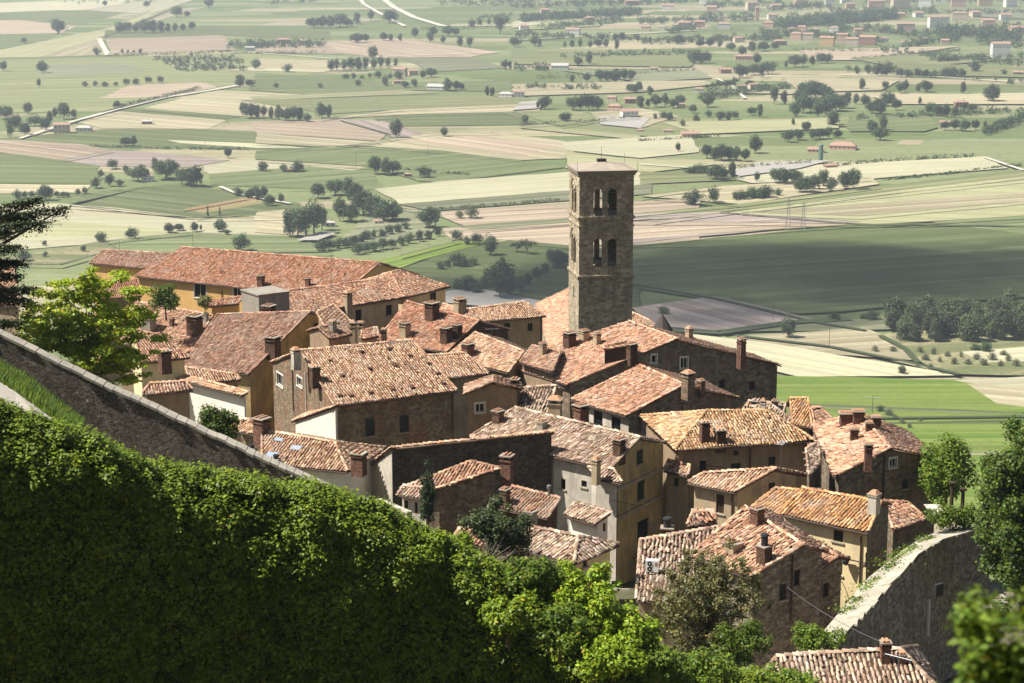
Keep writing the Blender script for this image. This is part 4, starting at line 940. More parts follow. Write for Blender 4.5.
def verge():
    """ground strip between ivy crest and parapet: grass and a pale path"""
    m = MB(); g = MB(); N = 24; rows = []
    base_drop = lambda px: 1.75 + 1.7 * min(max((px - 20) / 110, 0), 1)
    pa = [at(px, py, D) for px, py, D in PAR]; 
    def alongp(pl, px):
        for a, b2 in zip(pl, pl[1:]):
            if a[0] <= px <= b2[0]:
                t = (px - a[0]) / (b2[0] - a[0]); return at(px, a[1] + (b2[1] - a[1]) * t, a[2])
        return at(*pl[-1])
    for i in range(N + 1):
        px = -150 + i * 22; a = alongp(IVY, px) - Vector((0, 0, .25)); w = alongp(PAR, px) - Vector((0, 0, base_drop(px))); rows.append((a, w))
    V = []; C = 8
    for a, w in rows:
        for j in range(C + 1): V.append(a.lerp(w, j / C) + Vector((0, 0, noise.noise(a * .8 + Vector((j, 0, 0))) * .06)))
    F = [(i * (C + 1) + j, i * (C + 1) + j + 1, (i + 1) * (C + 1) + j + 1, (i + 1) * (C + 1) + j) for i in range(N) for j in range(C)]
    o = np_mesh('verge', np.array([tuple(p) for p in V]), np.array(F), M['earth'], smooth=True); tag(o, 'grassy verge between ivy bank and parapet wall', 'ground', kind='structure')
    # path
    on = lambda px, f: (alongp(IVY, px) - Vector((0, 0, .25))).lerp(alongp(PAR, px) - Vector((0, 0, base_drop(px))), f) + Vector((0, 0, .09))
    A = [on(-60, .62), on(-20, .58), on(15, .5), on(45, .36), on(70, .2)]; B = [on(-60, .2), on(-20, .17), on(15, .12), on(45, .08), on(70, .05)]
    for i in range(4): m.quad(A[i] + Vector((0, 0, .02)), B[i] + Vector((0, 0, .02)), B[i + 1] + Vector((0, 0, .02)), A[i + 1] + Vector((0, 0, .02)))
    tag(m.build('path', M['path']), 'pale gravel path at the left edge above the ivy', 'path', kind='structure')
    # grass blades
    rs = np.random.default_rng(5); k = 15000; P = []; 
    for _ in range(k):
        px = -70 + rs.random() * 150; f0 = .62 - .42 * min(max((px + 20) / 95, 0), 1); p = on(px, f0 + (1 - f0) * rs.random() ** .8); P.append(tuple(p - Vector((0, 0, .1))))
    P = np.array(P); h = rs.uniform(.15, .5, k)[:, None]; az = rs.random(k) * 6.28; d = np.stack([np.cos(az), np.sin(az), 0 * az], 1); e = np.stack([-np.sin(az), np.cos(az), 0 * az], 1)
    top = P + np.array((0, 0, 1.0)) * h + d * h * .45; mid = P + np.array((0, 0, 1)) * h * .55 + d * h * .12
    V = np.stack([P - e * .03, P + e * .03, mid + e * .025, top], 1).reshape(-1, 3)
    o = np_mesh('grass', V, np.arange(k * 4).reshape(-1, 4), M['leaf_dark'], cols=leafcol(k, rs, .35, .3)); tag(o, 'long grass on the verge below the parapet wall', 'grass', kind='stuff')
M['path'] = plaster_mat('pale_gravel_path', (.52, .47, .39), (.36, .32, .25), .4)
verge()
# ---------------------------------------------------------------- curved town wall
def town_wall():
    front = [(838, 646, 100), (855, 626, 101.5), (866, 614, 103), (877.5, 602, 105), (890, 586, 107.5), (904, 571, 110), (920, 556, 113), (932, 547, 115.5), (944.5, 540.5, 118), (966, 534, 120.5), (988.7, 529, 122.5)]
    back = [(818, 640, 102), (832, 623, 103.6), (840, 613, 105), (848, 604, 107), (858.5, 590, 109.5), (870, 578, 112), (896, 557.5, 115.5), (908, 548, 118), (922, 539.5, 120.5), (945, 531, 123), (985, 522, 125)]
    A = [at(*p) for p in front]; B = [at(*p) for p in back]
    root = thing('town_wall', A[0] - Vector((0, 0, 8)), 'tall curved grey town wall with a broad pale top, at the right', 'wall'); m = MB(); t = MB(); zz = Vector((0, 0, 1))
    R_ = [p for a, b2 in zip(A, A[1:]) for p in (a, a.lerp(b2, .5))] + [A[-1]]; L_ = [p for a, b2 in zip(B, B[1:]) for p in (a, a.lerp(b2, .5))] + [B[-1]]
    for i in range(len(R_) - 1):
        a, b2, c, d = R_[i], R_[i + 1], L_[i + 1], L_[i]; h = 9
        base = lambda p, o: Vector((p.x + o, p.y - o * .6, p.z - h))
        m.add([base(a, .5), base(b2, .5), b2, a], [(0, 1, 2, 3)]); m.add([base(d, 0), base(c, 0), c, d], [(3, 2, 1, 0)])
        j = Vector((0, 0, .06 + .02 * math.sin(i * 2.1))); ra, rb = Vector((random.uniform(-.12, .14), random.uniform(-.1, .1), 0)), Vector((random.uniform(-.12, .14), 0, 0)); t.prism([a + j * .1 + ra, b2 + j * .1 + rb, c + j * .1, d + j * .1], (0, 0, .12 + .015 * math.sin(i * 1.7)))
    for k in (0, -1): m.add([R_[k], L_[k], Vector((L_[k].x, L_[k].y, L_[k].z - 9)), Vector((R_[k].x + .5, R_[k].y - .3, R_[k].z - 9))], [(0, 1, 2, 3)])
    m.build('stonework', M['stone_wall'], root); t.build('wall_top', M['wall_top'], root)
    rs = np.random.default_rng(9)
    # dark block painting the shade of a recess, and a drain pipe
    q = at(938, 596, 111.5); w = MB(); w.box(q, (.83, .55, 0), (-.55, .83, 0), .3, .12, .75); w.build('niche_shade', M['metal_dark'], root)
    p = at(929, 600, 111.2); w = MB(); w.tube([p, p - Vector((0, 0, 2.2))], .12, 8); w.build('drainpipe', M['pipe_white'], root)
    # weeds along the top
    for n_, (px, py, D, s, cnt) in enumerate([(858, 601, 106.5, .35, 160), (872, 588, 109, .5, 260), (880, 581, 110, .3, 120), (893, 567, 112.5, .7, 420), (908, 558, 114.5, .6, 360), (915, 551, 116, .4, 200), (850, 612, 104.5, .45, 220), (930, 541, 119, .38, 380)]):
        c = at(px, py, D); d = rs.normal(0, 1, (cnt, 3)) * np.array([s, s, s * .35]); d[:, 2] = np.abs(d[:, 2]); V, F = leaf_quads(np.array(c) + d, d + np.array((0, 0, .6)), np.full(cnt, .14), rs, .6)
        o = np_mesh('weed_tuft', V, F, M['leaf_mid'], origin=c, cols=leafcol(cnt, rs, .25, .35)); tag(o, 'low green weed tuft growing on the broad pale top of the town wall', 'weed', 'weeds on the town wall top')
town_wall()
# ---------------------------------------------------------------- trees and shrubs near the town
def base_at(px, py, D): return at(px, py, D)
tree('maple_tree', 'yellow green feathery tree behind the parapet wall at the left', 'tree', at(92, 432, 105), 9.2, 4.1, 3.4, 3.9, 260, .55, 110, .19, 'leaf_yellow', 21, .16, up=1.1, flat=.4, bottom=-.85)
tree('round_bush', 'round dark green bush standing over the parapet wall below the white plaster wall', 'bush', at(215, 462, 101), 3.1, 1.4, 1.3, 1.5, 44, .42, 170, .13, 'leaf_dark', 22, .08, var=.35)
tree('cypress_tree', 'slim dark cypress in front of the dark lower house', 'tree', at(428, 536, 124), 4.7, .56, .56, 2.3, 70, .26, 110, .11, 'leaf_conifer', 23, .08)
tree('pine_tree', 'dark bushy pine below the brick strip roof', 'tree', at(498, 584, 106), 5.0, 2.0, 1.7, 2.2, 90, .36, 130, .15, 'leaf_pine', 24, .1, up=1.0, var=.45)
tree('olive_tree', 'large grey green olive tree in front of the bleached pink roof', 'tree', at(708, 690, 84), 7.0, 2.75, 2.0, 3.1, 340, .30, 66, .12, 'leaf_olive', 25, .1, cz=3.7, up=.8, shell=.15, var=.45, bottom=-.95)
tree('orange_house_bush', 'dark bush with bare twigs in front of the big orange house', 'bush', at(166, 316, 206), 3.6, 1.9, 1.6, 1.7, 30, .6, 110, .22, 'leaf_dark', 26, .1, var=.4)
tree('balcony_shrub', 'small yellowish shrub under the tall windows of the orange house', 'bush', at(205, 311, 208), 1.8, 1.1, .9, .8, 14, .4, 90, .2, 'leaf_olive', 27, .06)
tree('garden_tree', 'bright green tree right of the tall stone gable', 'tree', at(945, 516, 142), 6.0, 2.1, 2.2, 2.7, 64, .68, 170, .22, 'leaf_mid', 28, .16, up=.9, bottom=-.95)
tree('big_dark_tree', 'big dark green tree filling the right edge above the town wall', 'tree', at(1024, 612, 116), 12.8, 3.5, 3.2, 6.3, 230, .72, 210, .22, 'leaf_dark', 29, .3, up=.8, bottom=-.95, var=.38)
tree('wall_shrub', 'spreading bright shrub on the far end of the town wall top', 'bush', at(950, 534, 122), 2.0, 2.2, 1.3, 1.0, 30, .42, 110, .17, 'leaf_mid', 30, .06, up=.9)
tree('lower_shrub', 'loose light green shrub at the foot of the olive tree', 'bush', at(738, 668, 82), 2.4, 1.7, 1.3, 1.2, 36, .36, 120, .13, 'leaf_mid', 31, .06, up=.9)
tree('wall_end_shrub', 'dense green shrub at the near low end of the town wall', 'bush', at(818, 660, 97), 2.2, 1.5, 1.2, 1.1, 30, .36, 150, .13, 'leaf_mid', 32, .06)
tree('corner_shrub', 'low bright shrub along the bottom edge right of the ivy', 'bush', at(770, 700, 80), 1.7, 2.6, 1.3, .9, 40, .36, 150, .14, 'leaf_mid', 33, .06, up=.9)
for i, (px, py, D, r, h, lab) in enumerate([(588, 612, 67, 1.7, 2.5, 'broad fig bush with rounded bright clumps below the white roof, centre of the bank crest'), (536, 594, 67, 1.2, 1.9, 'bright fig bush just below the bare twigs and the pine'), (628, 638, 66, 1.2, 1.7, 'fig bush at the lower right shoulder of the ivy bank'),
        (455, 562, 69, 1.1, 1.6, 'yellow green bush between the cypress and the pine'), (690, 682, 66, 1.4, 1.5, 'low fig bush under the olive tree trunk'), (478, 588, 67, 1.1, 1.5, 'shaggy fig bush in front of the pine foot'), (425, 552, 67, .9, 1.3, 'small fig bush on the crest left of the cypress foot'), (560, 640, 65, 1.3, 1.7, 'fig bush low on the bank under the broad fig bush'), (612, 668, 64, 1.3, 1.6, 'fig bush at the bottom edge under the right shoulder'), (508, 624, 65, 1.1, 1.5, 'fig bush in the middle of the sunlit right bank'), (652, 668, 65, .9, 1.2, 'smallest fig bush beside the olive tree foot')]):
    tree('fig_bush', lab, 'bush', at(px, py + 12, D), h, r, r * .9, h * .5, 46, .32, 130, .135, 'leaf_mid' if i % 3 == 1 else 'leaf_ivy', 40 + i, .06, up=.9, group='fig bushes along the bank crest')
def blurred_shrub():
    tree('near_shrub', 'out of focus green shrub close to the camera in the bottom right corner', 'bush', at(1000, 765, 7.0), .70, .30, .25, .34, 90, .065, 40, .032, 'leaf_bright', 50, .008, up=.6, shell=.2)
blurred_shrub()
def twigs():
    rs = np.random.default_rng(8)
    for k, (px, py, D, lab) in enumerate([(487, 570, 70, 'bare grey twiggy bush under the pine'), (548, 588, 69, 'bare branches sticking out of the fig bushes')]):
        c = at(px, py, D); m = MB()
        for i in range(46):
            d = Vector((rs.normal(0, .8), rs.normal(0, .5), abs(rs.normal(.9, .4)))).normalized() * rs.uniform(.7, 1.5); m.tube([c, c + d * .5 + Vector((rs.normal(0, .1), 0, .1)), c + d], [.022, .014, .005], 4)
        o = m.build('bare_bush', flat_mat('grey_twigs', (.2, .17, .13), .9), origin=c); tag(o, lab, 'bush')
twigs()
def cedar():
    rs = np.random.default_rng(77); D = 103; base = at(-75, 420, D); top = at(-75, 232, D)
    root = thing('cedar_tree', base, 'dark cedar with flat drooping boughs reaching in from the left edge', 'tree')
    ends = [((-60, 236), (66, 207), 1), ((-60, 232), (40, 198), 1), ((-60, 240), (45, 222), 1), ((-60, 262), (18, 246), .8), ((-60, 285), (20, 275), .8), ((-60, 305), (28, 300), .8), ((-60, 330), (22, 322), .8), ((-60, 290), (8, 262), .7), ((-60, 250), (10, 232), .8), ((-60, 318), (12, 290), .7), ((-60, 228), (30, 215), .6), ((-60, 300), (34, 288), .7), ((-60, 270), (24, 262), .6), ((-60, 345), (14, 336), .7)]
    P = []; N = []; br = []
    for i, (a, b2, s) in enumerate(ends):
        A = at(a[0], a[1], D); B = at(b2[0], b2[1], D + rs.normal(0, 2)); br.append(B)
        for t in np.linspace(.15, 1, 60):
            p = A.lerp(B, t) + Vector((0, 0, .25 * math.sin(t * 3.0)))
            w = (1 - t) * .22 + .06
            for _ in range(42):
                q = p + Vector((rs.normal(0, .22), rs.normal(0, w), -abs(rs.normal(0, .12 + .14 * s)) + rs.normal(0, .06)))
                P.append(tuple(q)); N.append((rs.normal(0, .3), rs.normal(0, .3), 1))
    V, F = leaf_quads(np.array(P), np.array(N), np.full(len(P), .13), rs, .5); np_mesh('crown', V, F, M['leaf_conifer'], root, cols=leafcol(len(F), rs, .35, .1, 0))
    trunk_mb(base, top, .4, br, rs, .01).build('trunk', M['bark'], root)
cedar()
def small_details():
    # steps and posts right of the town wall
    m = MB(); a = at(985, 585, 112)
    for i in range(5):
        p = at(990 + i * 1, 594 + i * 5, 121 - i * 1.2); m.box(p, (1, .1, 0), (-.1, 1, 0), .9, .35, .18)
    tag(m.build('stone_steps', M['cement'], origin=a), 'pale stone steps right of the town wall end, below the dark tree', 'steps')
    for k, (px, py, h, lab) in enumerate([(951, 512, 2.0, 'dark garden post nearer the bright green tree'), (962, 514, 1.7, 'shorter dark garden post beside the big dark tree')]):
        c = at(px, py, 132); m = MB(); m.tube([c - Vector((0, 0, .6)), c + Vector((0, 0, h))], [.16, .12], 8); m.box(c + Vector((0, 0, h)), (1, 0, 0), (0, 1, 0), .22, .22, .14); tag(m.build('garden_post', M['wood_dark'], origin=c), lab, 'post')
    c = at(938, 513, 133); m = MB(); m.quad(c + Vector((-.5, -3, .02)), c + Vector((.7, -3, .02)), c + Vector((.5, 2, .02)), c + Vector((-.6, 2, .02))); tag(m.build('garden_path', M['path']), 'sunlit pale garden path by the tall stone gable', 'path', kind='structure')
    # low white garden wall by the ivy crest
    a, b2 = at(376, 499, 121), at(407, 512, 117); e = (b2 - a).normalized(); m = MB(); n = Vector((e.y, -e.x, 0)); m.prism([a - Vector((0, 0, 1.2)), b2 - Vector((0, 0, 1.2)), b2 - Vector((0, 0, 1.2)) - n * .35, a - Vector((0, 0, 1.2)) - n * .35], (0, 0, 1.2)); tag(m.build('garden_wall', M['grey_plaster'], origin=a), 'low pale garden wall poking out above the ivy near the cypress', 'wall')
small_details()
# ---------------------------------------------------------------- the plain: ground sheet and fields
G0, G1, G2 = (.11, .145, .055), (.145, .175, .075), (.055, .085, .03)
FM = {
 'green': field_mat('field_green', (.12, .145, .062), (.155, .172, .085), .45, 12),
 'pale': field_mat('field_pale_green', (.17, .195, .09), (.22, .22, .11), .4, 12),
 'dark': field_mat('field_dark_shaded_green', (.085, .11, .045), (.105, .125, .055), .4, 12),  # large fields of this green carry the cloud shade in their colour too
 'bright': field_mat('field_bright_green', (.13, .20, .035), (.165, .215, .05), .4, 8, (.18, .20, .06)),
 'tan': field_mat('field_dry_tan', (.31, .275, .17), (.37, .33, .215), .45, 10),
 'cream': field_mat('field_pale_cream', (.41, .38, .26), (.36, .35, .22), .45, 10),
 'pink': field_mat('field_ploughed_pink', (.30, .235, .165), (.36, .295, .215), .5, 9),
 'mauve': field_mat('field_ploughed_mauve', (.26, .21, .18), (.31, .26, .22), .4, 10),
 'yellow': field_mat('field_yellow_stubble', (.33, .31, .175), (.28, .29, .16), .5, 12),
 'rust': field_mat('field_rust_soil', (.28, .17, .10), (.22, .2, .09), .3, 10),
 'olive': field_mat('field_scrub', (.15, .16, .075), (.25, .22, .13), .2, 20, (.10, .13, .05), .7),
 'grey': field_mat('field_grey_green', (.15, .165, .095), (.20, .20, .125), .3, 12),
}
def base_ground():
    m, nt, b = newmat('plain_ground', 1.0); b.inputs['Specular IOR Level'].default_value = 0
    cr = coords(nt, (1 / 260, 1 / 95, 1), (0, 0, .12)); vo = nd(nt, 'ShaderNodeTexVoronoi', Scale=1.0, distance='CHEBYCHEV'); nt.links.new(cr, vo.inputs['Vector'])
    sep = nd(nt, 'ShaderNodeSeparateColor'); nt.links.new(vo.outputs['Color'], sep.inputs[0])
    r = ramp(nt, sep.outputs[0], [(0, (.11, .15, .055)), (.2, (.17, .195, .09)), (.38, (.13, .165, .07)), (.5, (.36, .31, .20)), (.6, (.20, .22, .11)), (.72, (.33, .27, .19)), (.82, (.10, .13, .05)), (1, (.40, .36, .24))])
    r.node.color_ramp.interpolation = 'CONSTANT'
    blob = tnoise(nt, coords(nt), .006, 6, .65); spk = tnoise(nt, coords(nt), .15, 4, .7); st = tnoise(nt, coords(nt, (.002, .05, 1), (0, 0, .12)), 1, 3, .6)
    c = mixc(nt, ramp(nt, blob, [(.4, (0, 0, 0)), (.7, (.6, .6, .6))]), r, (.17, .19, .09)); c = mixc(nt, ramp(nt, st, [(.4, (.35, .35, .35)), (.6, (0, 0, 0))]), c, (.12, .13, .06))
    c = mixc(nt, ramp(nt, spk, [(.35, (.35, .35, .35)), (.5, (0, 0, 0))]), c, (.06, .075, .03)); nt.links.new(c, b.inputs['Base Color'])
    k = MB(); k.quad((-6000, -300, PLAIN), (6000, -300, PLAIN), (6000, 9500, PLAIN), (-6000, 9500, PLAIN)); tag(k.build('ground', m), 'wide patchwork plain reaching to the horizon', 'plain', kind='structure')
base_ground()
NF = [0]
def field(mat, *pts, name='field'):
    NF[0] += 1; z = PLAIN + .10 + .018 * NF[0]; P = [atz(px, py, z) for px, py in pts]; c = sum(P, Vector()) / len(P)
    # local x along the longest edge
    e = max(((abs(pts[(i + 1) % len(P)][0] - pts[i][0]), P[(i + 1) % len(P)] - P[i]) for i in range(len(P))), key=lambda v: v[0])[1]; ang = math.atan2(e.y, e.x)
    me = bpy.data.meshes.new(name); rot = Vector((math.cos(ang), math.sin(ang), 0)), Vector((-math.sin(ang), math.cos(ang), 0))
    # ragged borders: subdivide each edge with small offsets
    Q = []
    for i, p in enumerate(P):
        q = P[(i + 1) % len(P)]; L = (q - p).length; k = max(1, int(L / 25))
        for j in range(k):
            w = p.lerp(q, j / k); Q.append(w + Vector((random.uniform(-1, 1), random.uniform(-1, 1), 0)) * (1.6 if name == 'field' else .25))
    me.from_pydata([((p - c).dot(rot[0]), (p - c).dot(rot[1]), 0) for p in Q], [], [tuple(range(len(Q)))]); me.materials.append(FM[mat] if mat in FM else M[mat])
    if me.polygons[0].normal.z < 0: me.flip_normals()
    o = bpy.data.objects.new(name, me); o.location = c; o.rotation_euler.z = ang; o['kind'] = 'structure'; EDGES.append(pts) if name == 'field' else None; return link(o)
EDGES = []
def strip(mat, pts, w, name='road'):
    NF[0] += 1; z = PLAIN + .12 + .018 * NF[0]; P = [atz(px, py, z) for px, py in pts]; m = MB()
    for a, b2 in zip(P, P[1:]):
        t = (b2 - a).normalized(); n = Vector((-t.y, t.x, 0)) * w / 2; m.quad(a - n, b2 - n, b2 + n, a + n)
    o = m.build(name, M[mat] if mat in M else FM[mat]); o['kind'] = 'structure'; return o
M['road'] = plaster_mat('pale_dirt_road', (.52, .48, .40), (.45, .42, .33), .3); M['margin'] = flat_mat('rough_grass_margin', (.10, .11, .05), 1, .4, .1); M['ditch'] = flat_mat('dark_ditch', (.05, .065, .03), 1)
M['yard'] = plaster_mat('pale_gravel_yard', (.36, .34, .30), (.22, .21, .18), .5)
FIELDS = """
cream -40,4 140,-2 105,9 -40,15|green -40,14 60,10 128,12 85,24 20,20 -40,22|pink -40,21 22,20 78,26 60,33 -40,35|green -40,35 60,33 48,40 -40,54|yellow -40,58 100,30 150,10 172,8 104,36 40,57|tan 40,57 98,38 172,9 205,7 132,28 104,38 99,55
cream 82,10 160,-2 200,-2 150,14|green 106,30 205,27 330,30 330,40 225,36 104,38|pink 105,39 222,35 236,50 112,54|pale -40,60 120,57 256,52 330,60 330,72 190,90 100,112 -40,112|grey 40,64 130,64 150,72 40,76|pink 130,85 200,82 218,87 165,97 100,98|tan 140,109 215,90 300,94 290,117 240,116
green 118,110 140,108 243,116 222,120|tan 74,121 120,111 228,120 208,129 100,128|green -40,142 105,129 210,129 400,140 440,152 340,150 150,148 100,147|cream 168,140 250,143 310,148 256,148 180,143|pink -40,139 18,140 80,144 112,150 62,160 -40,147|mauve 62,160 112,150 152,152 230,160 190,167 100,166
green -40,147 61,160 100,166 96,184 -40,183|cream 200,166 260,160 360,170 300,174 208,174|green 208,174 310,166 372,172 386,190 290,188 212,185|tan -40,184 90,185 85,193 -40,194|green 72,206 85,193 180,183 300,203 300,209 195,218 70,204|rust 182,209 246,197 262,199 262,203 205,213
cream -40,206 60,203 120,208 195,218 300,218 300,238 130,241 -40,254|tan 60,206 120,209 195,219 300,214 300,222 100,214|yellow -40,222 60,221 200,232 120,238 -40,236|green 105,241 190,232 300,236 330,252 130,254|olive -40,262 30,254 102,241 112,250 60,264
cream 228,70 300,62 400,64 320,72|tan 256,58 380,62 340,71 256,68|pink 320,42 400,38 500,52 470,57 380,58 330,52|pink 256,43 330,44 340,54 256,52|grey 405,59 470,57 508,68 430,72|green 256,73 330,77 400,82 512,80 512,92 420,90 330,96 250,90|yellow 250,97 400,90 440,93 260,100|pale 240,100 512,94 540,104 420,108 330,114
tan 320,119 400,109 540,103 540,111 420,114|green 372,118 420,114 540,111 560,124 400,126|pink 250,121 340,119 386,133 380,141 256,133|mauve 340,119 384,121 430,135 395,138|tan 256,133 380,142 330,147 256,143|tan 350,145 430,133 500,133 566,141 580,158 520,160 430,150|pink 400,140 480,136 560,146 520,156
green 256,151 350,146 440,150 570,167 438,182 420,181 370,166 256,159|cream 376,189 440,181 568,172 650,172 650,184 400,204|grey 400,204 650,184 650,194 430,211|pink 428,212 500,208 700,198 700,214 470,228|pink 440,228 700,214 700,244 560,246 450,240|grey 455,226 650,212 650,216 470,230
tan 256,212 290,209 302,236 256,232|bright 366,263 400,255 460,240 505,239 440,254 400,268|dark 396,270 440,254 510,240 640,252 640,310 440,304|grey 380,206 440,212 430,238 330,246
yellow 520,126 640,118 640,140 520,128|pale 500,112 700,118 690,140 560,128|cream 560,142 690,134 700,152 640,158 566,150|yellow 566,152 640,160 720,164 650,172 566,168|pale 640,172 730,172 735,180 640,184|cream 736,179 742,168 985,156.5 1008,168 870,178.5 752,183
tan 640,196 720,186 870,177 880,184 740,204|pale 632,214 740,204 880,186 1060,165 1060,176 740,210 650,222|yellow 690,218 760,208 900,190 1060,172 1060,214 880,224|tan 740,212 1060,190 1060,198 860,216|mauve 628,214 720,212 790,216 860,222 700,236 628,244|pink 628,222 740,222 860,224 700,234 628,240
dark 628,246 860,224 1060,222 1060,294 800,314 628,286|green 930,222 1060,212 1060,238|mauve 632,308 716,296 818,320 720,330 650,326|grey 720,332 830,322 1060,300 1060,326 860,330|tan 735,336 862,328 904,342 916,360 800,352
cream 690,334 760,341 964,375.5 795,376 730,360|bright 740,374.5 975,380 1004,402 1060,410 1060,520 700,520|cream 952,380 1060,374 1060,392 1000,389|tan 964,383 1060,391 1060,412 1000,404|olive 880,334 1060,318 1060,376 940,374 915,358|cream 960,352 1060,344 1060,360 985,362
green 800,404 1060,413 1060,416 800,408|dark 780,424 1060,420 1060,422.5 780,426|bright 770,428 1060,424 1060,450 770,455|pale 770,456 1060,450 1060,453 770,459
green 838,119 930,114 938,127 925,131 850,131|pale 760,118 850,116 846,126 770,128|yellow 660,122 840,118 840,128 700,134|pale 512,50 700,54 690,67 512,64|grey 560,70 700,70 712,78 640,82|tan 512,84 700,80 716,84 640,92 512,96|pink 800,50 960,46 870,60 812,60|pale 850,58 980,50 1024,58 900,68|yellow 768,13 852,7 850,13 770,19|tan 700,92 830,88 790,94
grey 940,8 1060,10 1060,20 960,16|pale 880,62 1060,68 1060,78 900,74|tan 780,76 900,80 880,90 800,92|pale 520,20 600,16 600,26 520,30|cream 512,22 545,16 540,24 512,28|tan 870,96 1060,92 1060,104 900,104|pale 512,112 570,110 610,118 560,126|tan 590,112 640,108 680,116 640,128 600,122"""
for ln in FIELDS.strip().split('\n'):
    for f in ln.split('|'):
        t = f.split(); field(t[0], *[tuple(map(float, p.split(','))) for p in t[1:]])
for pts, w in (([(70, 122), (115, 109.5), (165, 97), (210, 90), (238, 85)], 7), ([(358, -4), (364, 4), (376, 11), (405, 26)], 10), ([(380, -4), (394, 7), (414, 17), (444, 26)], 16), ([(99, 38), (103, 46), (108, 55)], 9), ([(444, 26), (520, 25), (560, 22)], 8),
               ([(20, 138), (70, 122)], 5), ([(220, 186), (236, 193), (256, 197), (290, 203)], 4), ([(640, 164), (700, 168), (742, 169)], 4), ([(840, 74), (930, 76), (1024, 82)], 6), ([(716, 78), (730, 84), (745, 98)], 5), ([(512, 40), (620, 34), (700, 30)], 8), ([(250, 52), (330, 58), (500, 52)], 4), ([(985, 157), (1024, 170)], 5)): strip('road', pts, w)
for pts, w in (([(632, 283), (716, 298), (818, 322), (866, 330)], 4), ([(640, 328), (720, 332), (790, 322), (850, 318)], 9), ([(720, 212), (860, 224), (1024, 226)], 3), ([(256, 143.5), (350, 146), (400, 139)], 3), ([(340, 120), (390, 134)], 3), ([(85, 193), (20, 192)], 2.5), ([(70, 204), (195, 218), (256, 211)], 2.5), ([(800, 418.5), (1024, 416)], 3), ([(735, 335), (830, 346), (900, 360), (960, 374)], 4), ([(880, 335), (905, 348), (918, 362)], 4)): strip('ditch', pts, w, 'ditch')
field('yard', (728, 172), (760, 162), (830, 160), (800, 168), (740, 176), name='yard'); field('yard', (446, 291), (474, 287), (566, 306), (566, 314), (440, 302), name='yard'); field('yard', (520, 102), (545, 100), (540, 108), (512, 110), name='yard')
field('yard', (296, 240), (322, 231), (336, 233), (318, 240), name='yard'); field('yard', (600, 116), (650, 118), (640, 128), (600, 124), name='yard')
rg = random.Random(4)
for pts in EDGES:
    for a, b2 in zip(pts, pts[1:] + pts[:1]):
        if abs(a[0] - b2[0]) > 45 and max(a[1], b2[1]) < 300 and rg.random() < .45: strip(rg.choice(['ditch', 'margin', 'margin', 'margin']), [(a[0], a[1] + rg.uniform(-.3, .3)), ((a[0] + b2[0]) / 2, (a[1] + b2[1]) / 2), b2], rg.uniform(1.0, 3.2), 'field_margin')
# ---------------------------------------------------------------- trees of the plain
def far_tree_mesh(seed, sx, sz, nc, cr, per, leaf, tall=1.0, mat='leaf_far', trunk=True, cypress=False):
    """unit tree about one metre high, base at the origin"""
    rs = np.random.default_rng(seed); rz = .5 * sz; cl, rad = crown_clumps((0, 0, 1 - rz), sx * .5 - cr * .5, sx * .5 - cr * .5, rz - cr * .5, nc, cr, rs, -.9)
    if cypress: cl = [np.array((c[0] * (1.15 - c[2]), c[1] * (1.15 - c[2]), c[2])) for c in cl]
    P, N = clumps_leaves(cl, rad, per, leaf, rs, .5, .5); V, F = leaf_quads(P, N, leaf, rs); cols = leafcol(len(F), rs, .25, .2); mi = np.zeros(len(F), int)
    m = trunk_mb((0, 0, -.05), (0, 0, 1 - rz), .03, [cl[i] for i in range(min(5, len(cl)))], rs); tv = np.array(m.v); tf = np.array([f if len(f) == 4 else (f[0], f[1], f[2], f[2]) for f in m.f if len(f) == 4])
    F2 = np.concatenate([F, tf + len(V)]); V2 = np.concatenate([V, tv]); return mesh_np('plain_tree', V2, F2, [M[mat], M['bark']], np.concatenate([cols, np.full((len(tf), 3), .5)]), np.concatenate([mi, np.ones(len(tf), int)]))
FT = {'tree': [far_tree_mesh(100 + i, .95 + .12 * (i % 3), .84, 54, .19, 60, .068) for i in range(5)],
      'bush': [far_tree_mesh(120 + i, 1.15, .98, 34, .22, 44, .08) for i in range(3)],
      'poplar': [far_tree_mesh(130 + i, .6, .92, 44, .14, 34, .06) for i in range(3)],
      'cypress': [far_tree_mesh(140 + i, .34, .97, 22, .09, 26, .05, mat='leaf_conifer', cypress=True) for i in range(2)],
      'pine': [far_tree_mesh(150 + i, 1.1, .55, 24, .15, 40, .06, mat='leaf_conifer') for i in range(2)],
      'wood': [far_tree_mesh(170 + i, .62, .93, 60, .16, 50, .06, mat='leaf_wood') for i in range(4)],
      'pale': [far_tree_mesh(160 + i, .8, .88, 26, .2, 40, .06, mat='leaf_pale') for i in range(2)]}
NT = [0]
def ptree(kind, px, py, hpx, label, group=None):
    NT[0] += 1; p = atz(px, py, PLAIN + .3); h = hpx * p.y / FPX * (1.15 if hpx < 16 else 1.05); cat = 'bush' if kind == 'bush' else 'tree'
    nm = {'tree': 'broadleaf_tree', 'bush': 'bush', 'poplar': 'poplar_tree', 'cypress': 'cypress_tree', 'pine': 'umbrella_pine', 'pale': 'pale_tree', 'wood': 'woodland_tree'}[kind]
    o = bpy.data.objects.new(nm, random.choice(FT['wood'] + FT['poplar'] if kind == 'tree' and random.random() < .36 else FT[kind])); o.location = p; s = h * random.uniform(.85, 1.15); w = s * random.uniform(.72, 1.3); o.scale = (w, w * random.uniform(.75, 1.25), s); o.rotation_euler.z = random.random() * 6.28
    tag(link(o), label, cat, group)
